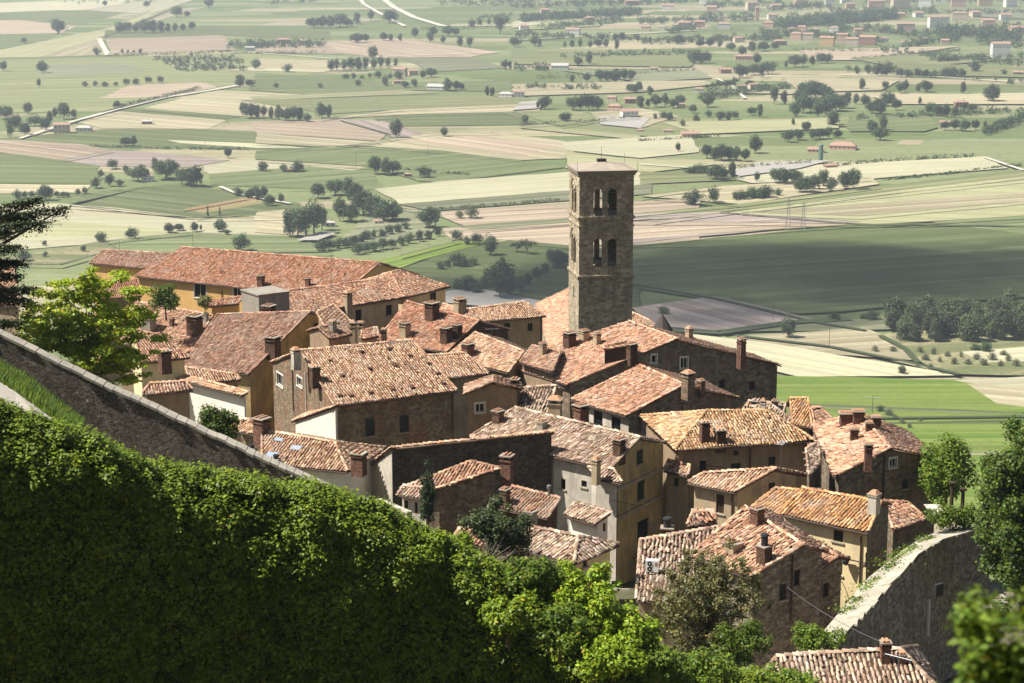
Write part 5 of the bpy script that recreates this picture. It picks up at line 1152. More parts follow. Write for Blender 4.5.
def prow(kind, x0, y0, x1, y1, n, h, label, jit=1.0):
    for i in range(n):
        t = (i + .5) / n; ptree(kind, x0 + (x1 - x0) * t + random.uniform(-1.5, 1.5) * jit, y0 + (y1 - y0) * t + random.uniform(-.6, .6) * jit, h * random.uniform(.7, 1.25), label, label)
def pblob(kind, x0, y0, x1, y1, n, h, label):
    for i in range(n): ptree(kind, random.uniform(x0, x1), random.uniform(y0, y1), h * random.uniform(.7, 1.25), label, label)
def plist(kind, label, *it):
    for px, py, h in it: ptree(kind, px, py, h, label, label if len(it) > 1 else None)
TREES = """
bush;bush in the loose row above the cedar bough;18,199,8 25,198,6 32,198,7 57,197,6 63,197,6 68,197,5 78,195,6 85,194,6|tree;tallest tree of the loose row above the cedar bough;46,200,13
tree;dark tree in the clump round the small white farmhouse at left;126,174,9 138,181,13 155,170,13 166,179,19 182,184,17 197,187,22 190,186,16 110,186,10 147,178,8|bush;bush in the clump round the small white farmhouse at left;96,188,9 101,178,8 141,171,6 120,186,7 113,169,8
bush;lone round bush on the tan strips above the orange house end;101,242,9 132,239,11|tree;small dark tree in the scattered row above the big orange roof;169,233,8 179,231,8 195,232,8 201,231,6 220,232,10 227,235,5|bush;broad bush rising behind the long red roof ridge;242,251,15|bush;bush beside the white track right of the rust coloured field;238,196,9 250,198,10 256,197,9|tree;pair tree standing on the long green field below the straight white road;126,146,8 134,146,9|tree;lone tree on the green strip right of the pink ploughed field;228,158,8
bush;low bush in the scrub field under the cedar bough;24,261,11 45,257,6 84,252,6 45,246,5|cypress;thin dark cypress at the corner of the rust coloured field;208,217,10 220,216,8
tree;tree in the mass beside the red roofed farmhouse at the left edge;5,119,11 15,131,14 25,136,12 10,137,12 35,126,10 45,131,14 50,123,10 28,114,10 55,117,9|tree;tall tree just behind the red roofed farmhouse;64,119,16 74,119,11
tree;lone dark tree in the pale green fields at far left;42,73,11 39,87,7 4,71,9 117,109,8|tree;larger lone tree above the yellow diagonal field;58,34,14|bush;small far bush beside the yellow diagonal field;24,43,5 97,55,6|tree;far tree along the very top left fields;147,7,5 105,6,5 209,8,9 177,17,9 187,17,6
tree;tree in the far dark copse above the striped pink field;120,33,9 127,33,10 136,32,8 145,33,12 153,33,10 161,32,10 168,32,9 175,31,8 183,31,7 192,30,7|bush;low bush on the lower edge of the striped pink field;122,53,4 128,53,3 134,53,3 140,53,4
bush;tiny hedge bush on the field below the orchard;85,87,5 95,86,4 105,87,5 116,86,4 126,85,5 136,85,6 148,83,5 160,83,6|tree;paired tree at the end of the straight white road;240,87,12 250,87,8|tree;tree on the bend of the pink field left of the poplar row;243,115,13 251,118,14
tree;tree of the dense row above the pink and mauve fields;257,118,12 264,118,11 271,119,12 279,120,13 286,121,11 293,121,12 300,121,12 307,122,8|tree;twin tree at the right end of the dense row over the mauve field;322,118,13 329,118,13
bush;small bush on the pale fields left of the cream villa;287,72,8 256,69,9 276,88,5 320,88,5 358,86,5
poplar;tree in the tall copse left of the cream villa;331,71,12 337,71,13 344,71,11 351,71,12 358,71,12 366,70,11 374,70,12 381,69,11 388,68,10 396,67,9|tree;taller round tree standing above the copse by the cream villa;373,59,12|bush;orchard bush in front of the cream villa copse;346,79,5 354,79,5 362,79,4 370,78,5 378,78,6 385,86,10 390,79,6 398,79,7|tree;tree between the cream villa and the long farm barn;405,88,7 414,87,7 423,78,8 431,77,8 448,91,11 456,90,8 461,90,7
tree;solitary full tree on the tan fields, centre left;396,138,19|tree;small solitary tree right of the full solitary tree;444,137,11|tree;tree in the tight dark clump at the end of the pale field;375,174,15 385,175,17 393,174,14|bush;bush grown over the little brick ruin;424,178,9|bush;bush round the brown mound hut on the green field;263,171,8 284,172,8 296,172,9 301,171,7
tree;tree of the far row above the villa copse;314,28,10 322,28,11 331,28,12 340,27,13 348,27,9 357,24,10 371,21,10 390,23,13|tree;small tree strung along the pink field below the curving roads;357,43,10 366,42,8 384,41,7 391,41,6 400,41,6 415,38,9 430,42,11 433,36,8 443,44,7|tree;round tree right of the curving white roads;448,36,8 456,36,8 460,47,11 470,47,11 500,34,15|bush;bush of the far row right of the curving white roads;472,27,7 480,26,7 489,25,7 497,24,7 506,23,7|tree;dark tree at the long shed left of the tower top;492,97,10 487,96,8 505,69,7 510,69,7
poplar;tall plane tree in the grove by the small grey yard;290,237,30 298,238,33 306,236,33 314,233,31 322,230,27
tree;dark tree of the farm grove right of the grey yard;318,198,13 335,195,14 348,199,25 356,205,20 340,221,20 351,222,19 363,215,26 374,217,23 385,222,21 393,221,17|tree;big tree beside the white farm hut of the nursery;429,228,21|tree;tree in the small group left of the farm grove;264,198,12 258,200,9 270,206,10 281,203,8
bush;nursery bush in the upper clipped row;366,240,9 374,238,9 382,237,9 390,235,9 398,233,9 406,230,8|bush;nursery bush in the middle row below the farm grove;322,251,10 330,250,10 338,248,10 346,247,9 354,245,9 362,243,9|bush;nursery bush in the lowest row above the bright grass;358,254,9 366,252,9 374,251,9 383,249,9 392,248,9 401,245,8 409,243,9 420,241,10 428,239,7
bush;dark bush left of the shaded grass near the nursery;456,241,10 467,245,8 476,245,11 438,236,9
tree;large dark tree in the cloud shadow left of the tower;490,256,21 500,300,38 488,292,22 508,296,24|tree;dark tree of the shaded row left of the tower;520,292,14 528,286,13 537,280,13 545,276,12 468,293,15 476,295,13 458,292,12|bush;shaded bush on the dark grass under the nursery;440,270,8 448,268,9 458,267,11 466,268,11 473,266,9|pine;umbrella pine on the edge of the shadow left of the tower;527,255,17 517,253,9|tree;round dark tree closest to the tower on its left side;550,261,13 560,269,16
pale;slender pale tree on the tan strips above the nursery;471,219,13 460,219,10
bush;round bush at the head of the field right of the tower;692,205,16 713,203,13|bush;clipped bush of the short dark hedge right of the tower;735,201,8 741,200,9 747,200,10 753,199,10 759,199,11 765,198,11 778,196,8
tree;full round tree on the lower edge of the cream field;757,182,11 779,184,15 794,184,14 785,184,9|tree;dark leafy tree in the clump at the right end of the cream field;800,193,12 807,193,15 815,190,14 823,187,19 832,192,14 853,190,20 845,190,15|tree;tree at the left corner of the cream field;717,180,14 732,179,18 724,178,8|bush;dark bush of the row left of the cream field corner;689,174,7 694,174,8 700,174,8 706,174,7|tree;lone tree in the pale field right of the tower roof;678,152,10|tree;tree of the dark group left of the garden yard;755,153,18 707,158,13 714,160,12 721,160,14 729,160,12 737,161,13 745,161,12
tree;tree round the pink long greenhouse;788,142,10 798,140,9 806,132,9 812,140,10 820,139,9 829,138,10 838,138,8|tree;tall tree above the green field at upper right;833,126,16 793,126,9 883,131,13 872,134,14 880,140,12|tree;dark tree of the wood above the green field;795,117,14 803,113,15 811,112,16 818,117,16 826,114,14 832,106,13 806,100,16 815,98,15 824,100,13 836,111,12 843,108,11 798,104,12|tree;tree left of the wood above the green field;774,104,17 784,104,12
tree;tree in the wooded belt across the upper right fields;848,102,9 856,104,9 865,107,10 873,113,12 880,114,13 888,106,14 896,110,9|tree;round tree of the spaced row on the upper right fields;862,90,10 885,91,9 900,93,10 905,92,9 918,92,9 926,92,10 963,93,12|tree;twin trunked tree right of the spaced row;992,102,15|tree;tree beside the red roofed farm at right;920,105,8 930,115,11 938,116,12 946,117,10 955,117,11 964,112,9 972,112,9|tree;dark tree along the right farm garden wall;945,130,9 955,130,10 965,131,9 975,130,11 985,129,9 996,133,9
bush;bush of the hedge line crossing the upper right fields;857,74,7 868,74,9 877,75,10 886,75,10 900,77,8 908,77,7 917,77,7 926,77,6 935,77,7 944,77,8 953,77,8 962,77,8|bush;small bush by the tall white villa;942,62,6 948,62,6 954,62,7 1004,75,6 975,72,8|tree;tree left of the pink strip field at upper right;786,68,8 795,67,10 803,66,9 812,65,9 821,63,8 828,63,9
tree;far tree of the row under the pale valley road;515,47,9 539,48,11 535,46,8 565,48,7 572,48,7 580,48,8 590,48,7 598,47,8 606,47,8 617,50,10|tree;small far tree dotted on the top valley fields;602,41,6 615,40,6 622,41,7 638,42,6 650,43,6 678,44,8|tree;pair tree right of the long red barn;578,66,9 589,65,11
tree;tree of the copse along the straight hedge;600,81,9 608,82,11 616,82,12 624,81,12 632,80,11 572,82,7 587,82,8|tree;compact tree below the straight hedge;631,92,8 639,92,9 635,93,8|tree;round tree below the pink farm road;708,107,11|bush;rounded bush right of the straight hedge;694,63,9 700,63,10 706,63,9
tree;tree round the white village farm at centre right;573,110,12 581,110,14 589,110,13 597,110,12 545,109,12 538,109,9 525,124,9 565,122,10 640,108,11 648,108,10 656,107,11 665,106,12 673,108,9 680,106,10 693,113,9 650,95,7|bush;bush on the field below the white village farm;655,120,6 664,119,6 670,121,7 683,127,6 696,122,7|bush;low bush right of the white village farm;720,120,9 728,120,9 735,119,7 709,117,6|pine;dark pine of the pine group by the far pink villa;707,92,8 713,92,9 719,92,11 726,92,11 731,92,12 735,88,9|tree;tree at the right of the low bushes;760,117,14 752,115,8
tree;tree in the wooded dip right of the far pink villa;740,78,11 747,76,11 754,75,11 762,78,12 768,74,11 757,64,10 750,88,8|tree;tree of the belt below the far village;700,47,8 710,47,9 720,48,9 731,51,8 742,56,10 752,52,9 763,51,9 775,50,8
tree;lone round tree on the shaded field right of the tower;788,339,23|bush;small dark bush on the ditch right of the tower;663,315,8 835,322,9 872,321,10 864,320,6|pale;small tree on the tan field under the woodland;875,353,8 893,353,8|bush;dark round bush at the cream strip by the right edge;902,375,11 975,352,8 985,353,10
pale;orchard sapling below the woodland;920,354,8 926,362,8 933,356,9 940,364,8 947,358,8 954,366,9 961,359,8 968,366,9 976,361,8 984,367,9 992,362,9 1000,368,9 1008,363,9 1016,368,9 930,370,7 1004,357,8|bush;dark dot bush beyond the stone gable on the green field;880,413,8|pale;pale bush along the field drain beyond the stone gable;888,417,10 895,421,7 902,425,7 909,430,7 920,423,5"""
for ln in TREES.strip().split('\n'):
    for t in ln.split('|'):
        k, lab, pts = t.split(';'); plist(k, lab, *[tuple(map(float, p.split(','))) for p in pts.split()])
# woodland beyond the cloud shadow: single trees
for i in range(44):
    a = (i * .618) % 1; ptree('wood', 893 + a * 138, 322 + 22 * random.random(), random.uniform(21, 32), 'tall tree of the dense woodland at the right edge of the shaded field', 'woodland trees')
print('plain trees', NT[0])
def mass(name, label, blobs, kind='bush'):
    """far woods read as one mass"""
    Vs, Fs, Cs, n = [], [], [], 0
    for (x0, y0, x1, y1, k, h) in blobs:
        for i in range(k):
            t = random.random(); p = atz(x0 + (x1 - x0) * t + random.uniform(-2, 2), y0 + (y1 - y0) * t + random.uniform(-1.4, 1.4), PLAIN); hh = h * p.y / FPX * random.uniform(.6, 1.3); rs = np.random.default_rng(i + int(x0) * 7 + int(y0) * 13)
            cl, rad = crown_clumps((p.x, p.y, p.z + hh * .5), hh * .6, hh * .6, hh * .5, 6, hh * .28, rs); P, N = clumps_leaves(cl, rad, 14, 1, rs); V, F = leaf_quads(P, N, np.full(len(P), hh * .17), rs); Vs.append(V); Fs.append(F + n); Cs.append(leafcol(len(F), rs, .25, .2)); n += len(V)
    o = np_mesh(name, np.concatenate(Vs), np.concatenate(Fs), M['leaf_far'], cols=np.concatenate(Cs)); tag(o, label, 'wood', kind='stuff')
mass('far_woodland', 'hazy far woods and gardens around the villages along the upper right', [(520, 22, 640, 14, 200, 7), (512, 36, 640, 40, 90, 5), (560, 58, 700, 54, 70, 5), (640, 44, 780, 40, 110, 6), (880, 52, 1024, 66, 70, 6), (700, 100, 790, 88, 60, 7), (512, 88, 600, 90, 40, 5), (860, 120, 1024, 112, 60, 6), (840, 70, 1024, 84, 50, 5), (60, 4, 256, -2, 30, 4), (540, 30, 620, 22, 60, 6), (512, 8, 700, 2, 110, 6), (640, 24, 760, 20, 70, 7), (760, 34, 880, 42, 150, 6), (830, 30, 900, 34, 60, 7), (940, 34, 1020, 40, 110, 9), (900, 38, 1020, 30, 60, 7), (980, 45, 1030, 48, 30, 8), (770, 10, 830, 8, 50, 6), (830, 12, 1024, 14, 90, 5), (860, 4, 1024, 2, 60, 5), (700, 8, 780, 4, 40, 6), (900, 48, 960, 40, 40, 7), (985, 135, 1030, 118, 70, 8), (930, 62, 1024, 58, 40, 6), (512, 70, 545, 70, 16, 6), (660, 34, 700, 30, 20, 7), (395, -2, 512, 4, 40, 4), (270, 4, 360, -2, 20, 5), (505, 3, 560, -2, 40, 6), (230, 48, 328, 47, 60, 7), (430, 4, 512, 6, 30, 4), (470, 20, 512, 18, 14, 5)])
mass('far_dark_wood', 'long dark wood in front of the far village', [(778, 28, 895, 18, 240, 9), (790, 25, 880, 20, 120, 8)])
mass('orchard', 'young orchard planted in rows on the pale field at upper left', [(152 + 6 * r, 60 + 2.2 * r, 236 + 2 * r, 57 + 2.6 * r, 34, 4) for r in range(6)])
def hedge(label, pts, h, seed=1):
    Vs, Fs, n = [], [], 0; rs = np.random.default_rng(seed); P = []
    for a, b2 in zip(pts, pts[1:]):
        A, B = atz(*a, PLAIN), atz(*b2, PLAIN)
        for i in range(int((B - A).length / 1.2)):
            t = rs.random(); q = A.lerp(B, t); hh = h * q.y / FPX
            for _ in range(7): P.append((q.x + rs.normal(0, 1.2), q.y + rs.normal(0, 1.2), q.z + abs(rs.random()) * hh * (1 + .3 * math.sin(t * 90))))
    P = np.array(P); V, F = leaf_quads(P, rs.normal(0, 1, P.shape) + np.array((0, 0, .5)), np.full(len(P), 1.5), rs); o = np_mesh('hedge', V, F, M['leaf_far'], cols=leafcol(len(F), rs)); tag(o, label, 'hedge')
hedge('long straight hedge across the far fields right of centre', [(535, 79), (600, 77), (697, 71)], 5); hedge('clipped boundary hedge along the top of the cream field, right part', [(827, 168), (870, 164), (940, 159), (975, 157.5)], 4, 2); hedge('clipped hedge in front of the garden yard, left part', [(739, 170), (775, 167), (811, 165)], 5, 3); hedge('rough dark hedge line on the pink strip at upper right', [(850, 60), (900, 56), (960, 51)], 2.5, 4)
hedge('thin field hedge between two green fields at upper centre', [(512, 42), (560, 40)], 4, 5)
for i, (lab, a, b2, h) in enumerate((('ragged hedge along the straight white road at far left', (120, 107), (200, 89), 3), ('thin hedge under the pink striped field at upper left', (108, 56), (232, 52), 2.5), ('low hedge along the lower edge of the long green field at left', (90, 147), (250, 150), 2.5), ('hedge between the pale field and the pink strips left of the tower', (430, 211), (560, 201), 3), ('hedge behind the dark clump of three trees at centre', (398, 170), (470, 176), 3), ('hedge beyond the tan strips above the tower', (520, 126), (640, 119), 3), ('hedge line right of the tall wood on the upper right fields', (900, 118), (1000, 113), 4), ('hedge across the pale fields above the garden yard', (640, 142), (720, 136), 3), ('hedge on the far bank of the curving white roads', (420, 30), (500, 28), 3.5), ('hedge along the top of the yellow stubble field at right', (880, 181), (1020, 166), 2.5), ('hedge in front of the far farm hamlet', (232, 54), (326, 53), 3), ('hedge below the far terracotta village', (790, 51), (880, 52), 3.5))): hedge(lab, [a, ((a[0] + b2[0]) / 2, (a[1] + b2[1]) / 2 + .6), b2], h, 20 + i)
# ---------------------------------------------------------------- villas of the plain
VW = {'cream': (.60, .50, .36), 'white': (.72, .69, .63), 'pink': (.60, .40, .30), 'ochre': (.58, .40, .2), 'brick': (.33, .19, .13), 'grey': (.4, .38, .35)}
for k, c in VW.items(): M['villa_' + k] = plaster_mat('villa_' + k, c, [x * .75 for x in c], .3)
M['villa_roof'] = flat_mat('villa_red_roof', (.33, .215, .155), .9, .3, .6); M['villa_greyroof'] = flat_mat('villa_grey_roof', (.4, .37, .33), .9, .3, .6)
NV = [0]
def villa(px, py, w, wall, label, h=.5, ang=None, roof='villa_roof', hip=False, name='villa', cat='house'):
    NV[0] += 1; p = atz(px, py, PLAIN + .2); W = w * p.y / FPX; a = random.uniform(-.35, .35) if ang is None else ang; u = Vector((math.cos(a), math.sin(a), 0)); v = Vector((-u.y, u.x, 0)); dp = W * random.uniform(.5, .75) if W < 30 else W * .35; H = max(2.8, W * h); hx, hy = W / 2, dp / 2
    root = thing(name, p, label, cat); c = [p + u * sx * hx + v * sy * hy for sx, sy in ((-1, -1), (1, -1), (1, 1), (-1, 1))]; m = MB(); z = Vector((0, 0, 1))
    rh = dp * .2; g = .0 if not hip else hx * .45
    m.add([q - z for q in c] + [q + z * H for q in c] + ([] if hip else [p - u * hx + z * (H + rh), p + u * hx + z * (H + rh)]), [(0, 1, 5, 4), (2, 3, 7, 6)] + ([(1, 2, 6, 5), (3, 0, 4, 7)] if hip else [(1, 2, 6, 9, 5), (3, 0, 4, 8, 7)])); m.build('wall', M['villa_' + wall], root)
    o = .5; e = [p + u * sx * (hx + o) + v * sy * (hy + o) + z * (H - .05) for sx, sy in ((-1, -1), (1, -1), (1, 1), (-1, 1))]; r0 = p - u * (hx + o - g) + z * (H + rh + .12); r1 = p + u * (hx + o - g) + z * (H + rh + .12); m = MB()
    m.add(e + [r0, r1] + [q - z * .2 for q in e], [(0, 1, 5, 4), (2, 3, 4, 5), (1, 2, 5), (3, 0, 4), (0, 6, 7, 1), (1, 7, 8, 2), (2, 8, 9, 3), (3, 9, 6, 0)]); rf = m.build('roof', M[roof], root)
    m = MB(); m.box(p + u * hx * .3 + z * (H + rh * .4), u, v, .4, .4, rh + .9); m.build('chimney', M['villa_' + wall], rf)
    nw = max(2, min(6, int(W / 4))); fl = 2 if H > 5 else 1
    for f in range(fl):
        for i in range(nw):
            q = p - v * (hy + .03) + u * (-hx + W * (i + .5) / nw) + z * (H * (f + .5) / fl - .1); m = MB(); m.add([q - u * .5 - z * .75, q + u * .5 - z * .75, q + u * .5 + z * .75, q - u * .5 + z * .75], [(0, 1, 2, 3)]); m.build('window', M['glass'], root)
VILLAS = """62,133,16,cream,square red roofed farmhouse by the straight white road,.55|84,131,15,white,low pale shed beside the square red roofed farmhouse,.25|148,181,11,white,small white farmhouse hidden in a clump of dark trees,.5|147,124,10,brick,red brown field shed on the striped tan field,.3|408,177,7,brick,little brick ruin on the green field,.5|291,172,9,brick,brown hut between bushes on the green field,.3
400,76,13,cream,cream villa by the tall copse,.55|413,75,9,pink,pink house right of the cream villa,.5|397,84,8,ochre,ochre cottage below the cream villa,.4|437,90,18,white,long pale barn near the cream villa,.22|506,97,14,white,long pale shed left of the tower top,.25|250,50,9,white,white shed at the left of the far farm hamlet,.3|263,46,10,pink,wide pink house in the far farm hamlet,.4|283,43,12,brick,long brick roofed barn of the far farm hamlet,.3|303,45,9,cream,cream house at the right of the far farm hamlet,.5
378,224,8,white,white farm hut beside the big tree of the nursery,.4|330,226,10,grey,small grey shed in the farm grove,.4|519,97,11,white,white house at the end of a dark row of trees,.5|615,112,13,pink,pink house left of the white village farm,.5|629,118,16,white,white village farm with several roofs,.45|612,101,9,cream,cream barn behind the white village farm,.45|630,103,11,brick,brick barn beside the cream barn,.4|541,69,14,brick,long red barn below the pale valley road,.22|560,69,17,white,long pale barn next to the red barn,.22
573,35,14,white,white farm on the far valley road,.4|684,29,13,cream,cream house left of the far campanile,.5|699,27,11,pink,pink house left of the far campanile,.5|724,29,12,white,white house beside the far campanile,.45|752,11,12,cream,tall cream villa above the far campanile,.7|768,28,11,pink,pink house right of the far campanile,.5|745,60,20,pink,long pink barn in the wooded dip,.2|742,90,9,pink,far pink villa by the pine group,.5|754,89,11,cream,cream house right of the far pink villa,.45|725,73,11,brick,brick house in the wooded dip,.35|699,92,9,white,white cottage left of the pine group,.4|681,108,7,ochre,ochre house in trees near the white village farm,.6
796,40,11,pink,leftmost pink house of the far terracotta village,.6|808,41,10,cream,second house from the left in the far terracotta village,.7|827,46,14,ochre,widest ochre house of the far terracotta village,.6|842,42,11,pink,pink house behind the widest ochre house,.7|852,46,12,cream,cream house in the middle of the far terracotta village,.6|868,45,16,brick,rightmost red roofed house of the far terracotta village,.5|905,31,18,pink,long pink house under the hazy far woods,.4|938,28,20,white,big white villa under the hazy far woods,.55|960,21,16,cream,cream villa behind the big white villa,.5
1000,58,18,white,tall white stepped building at the right edge,.8|1016,33,14,pink,pink house at the far right edge,.4|876,9,16,pink,first pink block along the hazy skyline village,.5|900,9,18,cream,cream block along the hazy skyline village,.5|925,7,12,white,white block of the hazy skyline village,.6|958,7,14,pink,pink house right of the white skyline block,.5|985,6,14,ochre,ochre house of the hazy skyline village,.6|1010,7,12,white,rightmost white house of the hazy skyline village,.6
945,126,10,pink,pink roofed farmhouse at the garden of the right farm,.4|961,107,13,brick,brick red farmhouse among trees at right,.4|843,149,26,pink,pink long greenhouse above the clipped hedge,.16|816,152,16,pink,low pink building joined to the greenhouse,.2|690,137,18,pink,low pink barn in the pale fields right of the tower,.22|668,133,9,white,white cottage left of the low pink barn,.35|524,30,9,white,white cottage on the pale valley road at upper centre,.5|545,14,9,pink,pink cottage in the far top woods left of centre,.5|612,16,8,white,white cottage in the far top woods,.5|646,31,9,cream,cream farmhouse on the valley road right of the far white farm,.5|662,30,7,white,white hut on the valley road,.4|738,42,9,cream,cream cottage under the tall cream villa,.5|772,19,9,white,white cottage at the edge of the long dark wood,.5|905,46,8,white,white cottage below the hazy far woods,.5|922,44,10,cream,cream cottage below the hazy far woods,.5|945,44,8,pink,pink cottage below the hazy far woods,.5|972,33,9,white,white cottage in the hazy far woods,.5|988,26,12,pink,pink house in the hazy far woods,.5|900,18,9,ochre,ochre cottage under the skyline village,.5|918,17,9,white,white cottage under the skyline village,.5|975,17,10,cream,cream cottage under the skyline village,.5|1005,20,11,white,white cottage under the rightmost skyline house,.5|862,20,8,pink,pink cottage at the right end of the long dark wood,.5|845,3,9,white,white cottage on the top edge,.5|910,2,9,cream,cream cottage on the top edge,.5|704,4,9,white,white cottage on the top edge left of the campanile,.5|792,33,8,cream,small cream house on the left rim of the far terracotta village,.6|802,32,9,pink,small pink house high in the far terracotta village,.6|815,33,8,brick,small brick house high in the far terracotta village,.5|834,33,9,white,white house behind the far terracotta village,.6|858,34,8,pink,small pink house at the far back of the terracotta village,.6|884,42,8,white,white cottage right of the far terracotta village,.5|780,45,12,brick,long low brick barn left of the far terracotta village,.35|776,10,10,cream,cream house at the left of the hazy skyline village,.5|800,6,12,pink,pink house high on the hazy skyline,.5|830,5,10,white,white house high on the hazy skyline,.5|850,9,9,ochre,ochre house on the hazy skyline,.6|890,3,12,pink,pink block at the very top right,.5|940,3,10,white,white block at the very top right,.6|712,12,10,pink,pink villa left of the tall cream villa,.5|668,10,12,white,white farm at the top centre,.4|632,5,14,brick,long brick barn at the top centre,.3|590,22,10,pink,pink farm above the far valley road,.45|1018,75,10,brick,red barn at the far right below the white building,.3|830,168,12,brick,brick red garden building by the cream field,.25|654,71,8,white,white hut below the straight far row,.4|640,132,7,white,small white hut on the pale field above the tower roof,.35"""
for ln in VILLAS.strip().split('\n'):
    for t in ln.split('|'):
        x, y, w, k, lab, h = t.split(','); villa(float(x), float(y), float(w), k, lab, float(h), hip=random.random() < .4, roof='villa_greyroof' if 'shed' in lab or 'pale barn' in lab else 'villa_roof')
def campanile():
    p = atz(757, 21, PLAIN); s = p.y / FPX; root = thing('campanile', p, 'thin brick campanile rising from the far village', 'bell tower'); m = MB(); m.box(p, (1, 0, 0), (0, 1, 0), 1.9 * s, 1.9 * s, 13 * s); m.build('shaft', M['villa_pink'], root); m = MB(); m.box(p + Vector((0, 0, 13 * s)), (1, 0, 0), (0, 1, 0), 2.3 * s, 2.3 * s, 2.4 * s, 0, .1); m.build('roof', M['villa_roof'], root)
campanile()
def silo():
    p = atz(820.5, 162, PLAIN); s = p.y / FPX; root = thing('silo', p, 'tall green net covered silo at the garden yard', 'silo'); m = MB(); m.tube([p, p + Vector((0, 0, 17 * s))], 2.4 * s, 12); m.build('shaft', flat_mat('green_net', (.10, .2, .14), .8), root); m = MB(); m.tube([p + Vector((0, 0, 17 * s)), p + Vector((0, 0, 18.5 * s))], [2.6 * s, .4 * s], 12); m.build('roof', M['metal'], root)
silo()
def pylon(px, py, h, label):
    p = atz(px, py, PLAIN); s = p.y / FPX; H = h * s; m = MB(); w = H * .07
    L = [(-w, -w), (w, -w), (w, w), (-w, w)]; c = lambda k, t: p + Vector((L[k % 4][0] * (1 - .8 * t), L[k % 4][1] * (1 - .8 * t), H * t))
    for k in range(4):
        m.tube([c(k, 0), c(k, 1)], .10, 4)
        for i in range(7): m.tube([c(k, i / 7), c(k + 1, (i + 1) / 7)], .06, 4)
    root = thing('pylon', p, label, 'pylon'); m.build('lattice', M['metal'], root)
    for t in (.78, .92): m = MB(); m.tube([p + Vector((-H * .12, 0, H * t)), p + Vector((H * .12, 0, H * t))], .09, 4); m.build('crossarm', M['metal'], root)
pylon(788, 231, 34, 'left lattice pylon standing on the field right of the tower'); pylon(803, 231, 30, 'right lattice pylon of the pair beyond the tower')
for px, py, h, lab in ((356, 170, 18, 'thin field pole left of the dark clump of trees'), (428, 158, 14, 'thin field pole on the tan strips at centre'), (193, 247, 24, 'thin pole before the big orange roof'), (205, 153, 12, 'thin pole on the green field at left'), (829, 350, 28, 'thin pole on the tan field right of the tower'), (773, 322, 18, 'thin pole in the shaded field by the ditch'), (500, 70, 8, 'short far pole above the tower')):
    p = atz(px, py, PLAIN); s = p.y / FPX; m = MB(); m.tube([p, p + Vector((0, 0, h * s))], [.16, .1], 5); m.tube([p + Vector((-.9, 0, h * s * .93)), p + Vector((.9, 0, h * s * .93))], .07, 4); tag(m.build('utility_pole', M['wood_dark'], origin=p), lab, 'pole')
# ---------------------------------------------------------------- light, cloud, haze, camera
ALPHA, ELEV = R(-8), R(56)
S = Vector((-math.cos(ALPHA) * math.cos(ELEV), math.sin(ALPHA) * math.cos(ELEV), math.sin(ELEV)))
w = bpy.data.worlds.new('World'); scene.world = w; w.use_nodes = True; nt = w.node_tree
sky = nt.nodes.new('ShaderNodeTexSky'); sky.sky_type = 'NISHITA'; sky.sun_disc = False; sky.sun_elevation = ELEV; sky.sun_rotation = math.atan2(S.x, S.y); sky.altitude = 500; sky.dust_density = 2.0
bg = nt.nodes['Background']; nt.links.new(sky.outputs[0], bg.inputs[0]); bg.inputs[1].default_value = .052
sl = bpy.data.lights.new('sun', 'SUN'); sl.energy = 5.0; sl.angle = R(.53); sl.color = (1, .945, .86)
so = bpy.data.objects.new('sun', sl); so.rotation_euler = (-S).to_track_quat('-Z', 'Y').to_euler(); link(so)
def cloud(name, blobs, seed, h=820):
    """puffy cloud high above, placed along the sun direction from the shade it casts on the plain"""
    rs = np.random.default_rng(seed); m = MB()
    for px, py, rx, ry in blobs:
        g = atz(px, py, PLAIN); c = g + S * ((h - PLAIN) / S.z)
        V0 = len(m.v); k = 14
        for i in range(3):
            q = c + Vector((rs.normal(0, rx * .3), rs.normal(0, ry * .3), rs.normal(0, 14)))
            nu, nv = 14, 8; v = []
            for j in range(nv + 1):
                t = math.pi * j / nv
                for a in range(nu):
                    f = 2 * math.pi * a / nu; d = Vector((math.sin(t) * math.cos(f), math.sin(t) * math.sin(f), math.cos(t))); s = 1 + .22 * noise.noise(d * 2.1 + q * .01); v.append(q + Vector((d.x * rx * s, d.y * ry * s, d.z * 40 * s)))
            m.add(v, [(j * nu + a, j * nu + (a + 1) % nu, (j + 1) * nu + (a + 1) % nu, (j + 1) * nu + a) for j in range(nv) for a in range(nu)])
    cm, cn, cb = newmat('thin_cloud', 1); cb.inputs['Base Color'].default_value = (.85, .85, .85, 1); tb = cn.nodes.new('ShaderNodeBsdfTransparent'); mx = cn.nodes.new('ShaderNodeMixShader'); mx.inputs[0].default_value = .12
    cn.links.new(tb.outputs[0], mx.inputs[1]); cn.links.new(cb.outputs[0], mx.inputs[2]); cn.links.new(mx.outputs[0], cn.nodes['Material Output'].inputs[0])
    o = m.build(name, cm, smooth=True); tag(o, 'white cloud drifting high above the plain', 'cloud', kind='structure')
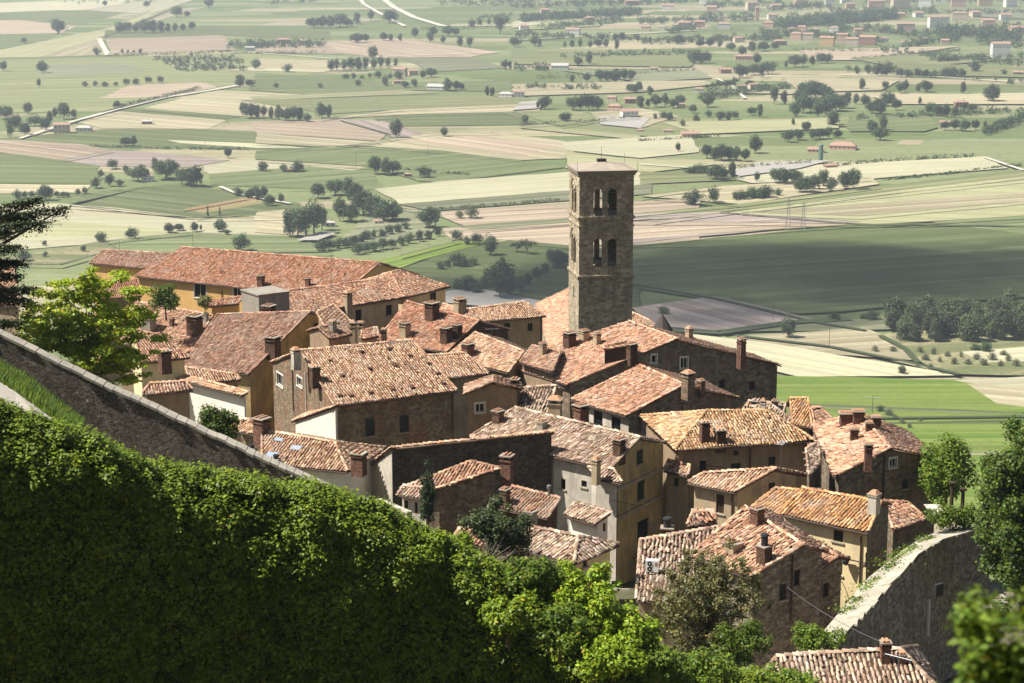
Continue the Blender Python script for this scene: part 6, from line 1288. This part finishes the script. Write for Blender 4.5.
cloud('cloud', [(660, 275, 70, 90), (730, 268, 90, 80), (800, 266, 90, 90), (880, 262, 90, 80), (960, 268, 100, 80), (1040, 275, 120, 90), (1120, 275, 120, 90), (690, 312, 55, 40), (760, 318, 55, 35), (850, 310, 70, 30), (930, 300, 60, 30), (1010, 306, 60, 26), (790, 292, 80, 40), (820, 285, 80, 50), (600, 285, 60, 80), (545, 285, 50, 60), (490, 288, 45, 55), (440, 288, 40, 40), (700, 325, 40, 24)], 5)
# haze: one even volume round camera, town and plain
hz = MB(); X0, X1, Y0, Y1, Z0, Z1 = -6200, 6200, -400, 9700, PLAIN - 4, 245
hz.add([(X0, Y0, Z0), (X1, Y0, Z0), (X1, Y1, Z0), (X0, Y1, Z0), (X0, Y0, Z1), (X1, Y0, Z1), (X1, Y1, Z1), (X0, Y1, Z1)], [(3, 2, 1, 0), (4, 5, 6, 7), (0, 1, 5, 4), (1, 2, 6, 5), (2, 3, 7, 6), (3, 0, 4, 7)])
hm = bpy.data.materials.new('haze_air'); hm.use_nodes = True; hn = hm.node_tree; hn.nodes.remove(hn.nodes['Principled BSDF']); pv = hn.nodes.new('ShaderNodeVolumePrincipled')
pv.inputs['Color'].default_value = (.80, .89, .98, 1); pv.inputs['Density'].default_value = 0.000095; pv.inputs['Anisotropy'].default_value = .2; hn.links.new(pv.outputs[0], hn.nodes['Material Output'].inputs['Volume'])
ho = hz.build('haze', hm); ho['kind'] = 'stuff'
cam = bpy.data.cameras.new('camera'); cam.sensor_width = 36; cam.lens = 36 * FPX / 1024; cam.clip_end = 20000; cam.clip_start = .5
cam.dof.use_dof = True; cam.dof.focus_distance = 150; cam.dof.aperture_fstop = 3.6
co = bpy.data.objects.new('camera', cam); co.rotation_euler = (math.pi / 2 - PT, 0, 0); link(co); scene.camera = co
scene.view_settings.view_transform = 'Standard'; scene.view_settings.look = 'None'; scene.view_settings.gamma = 1; scene.view_settings.exposure = 1.0
scene.cycles.transparent_max_bounces = 48; scene.cycles.max_bounces = 6; scene.cycles.diffuse_bounces = 3; scene.cycles.transmission_bounces = 3; scene.cycles.volume_bounces = 0; scene.cycles.use_adaptive_sampling = False; scene.cycles.adaptive_threshold = .02
scene.cycles.use_denoising = True
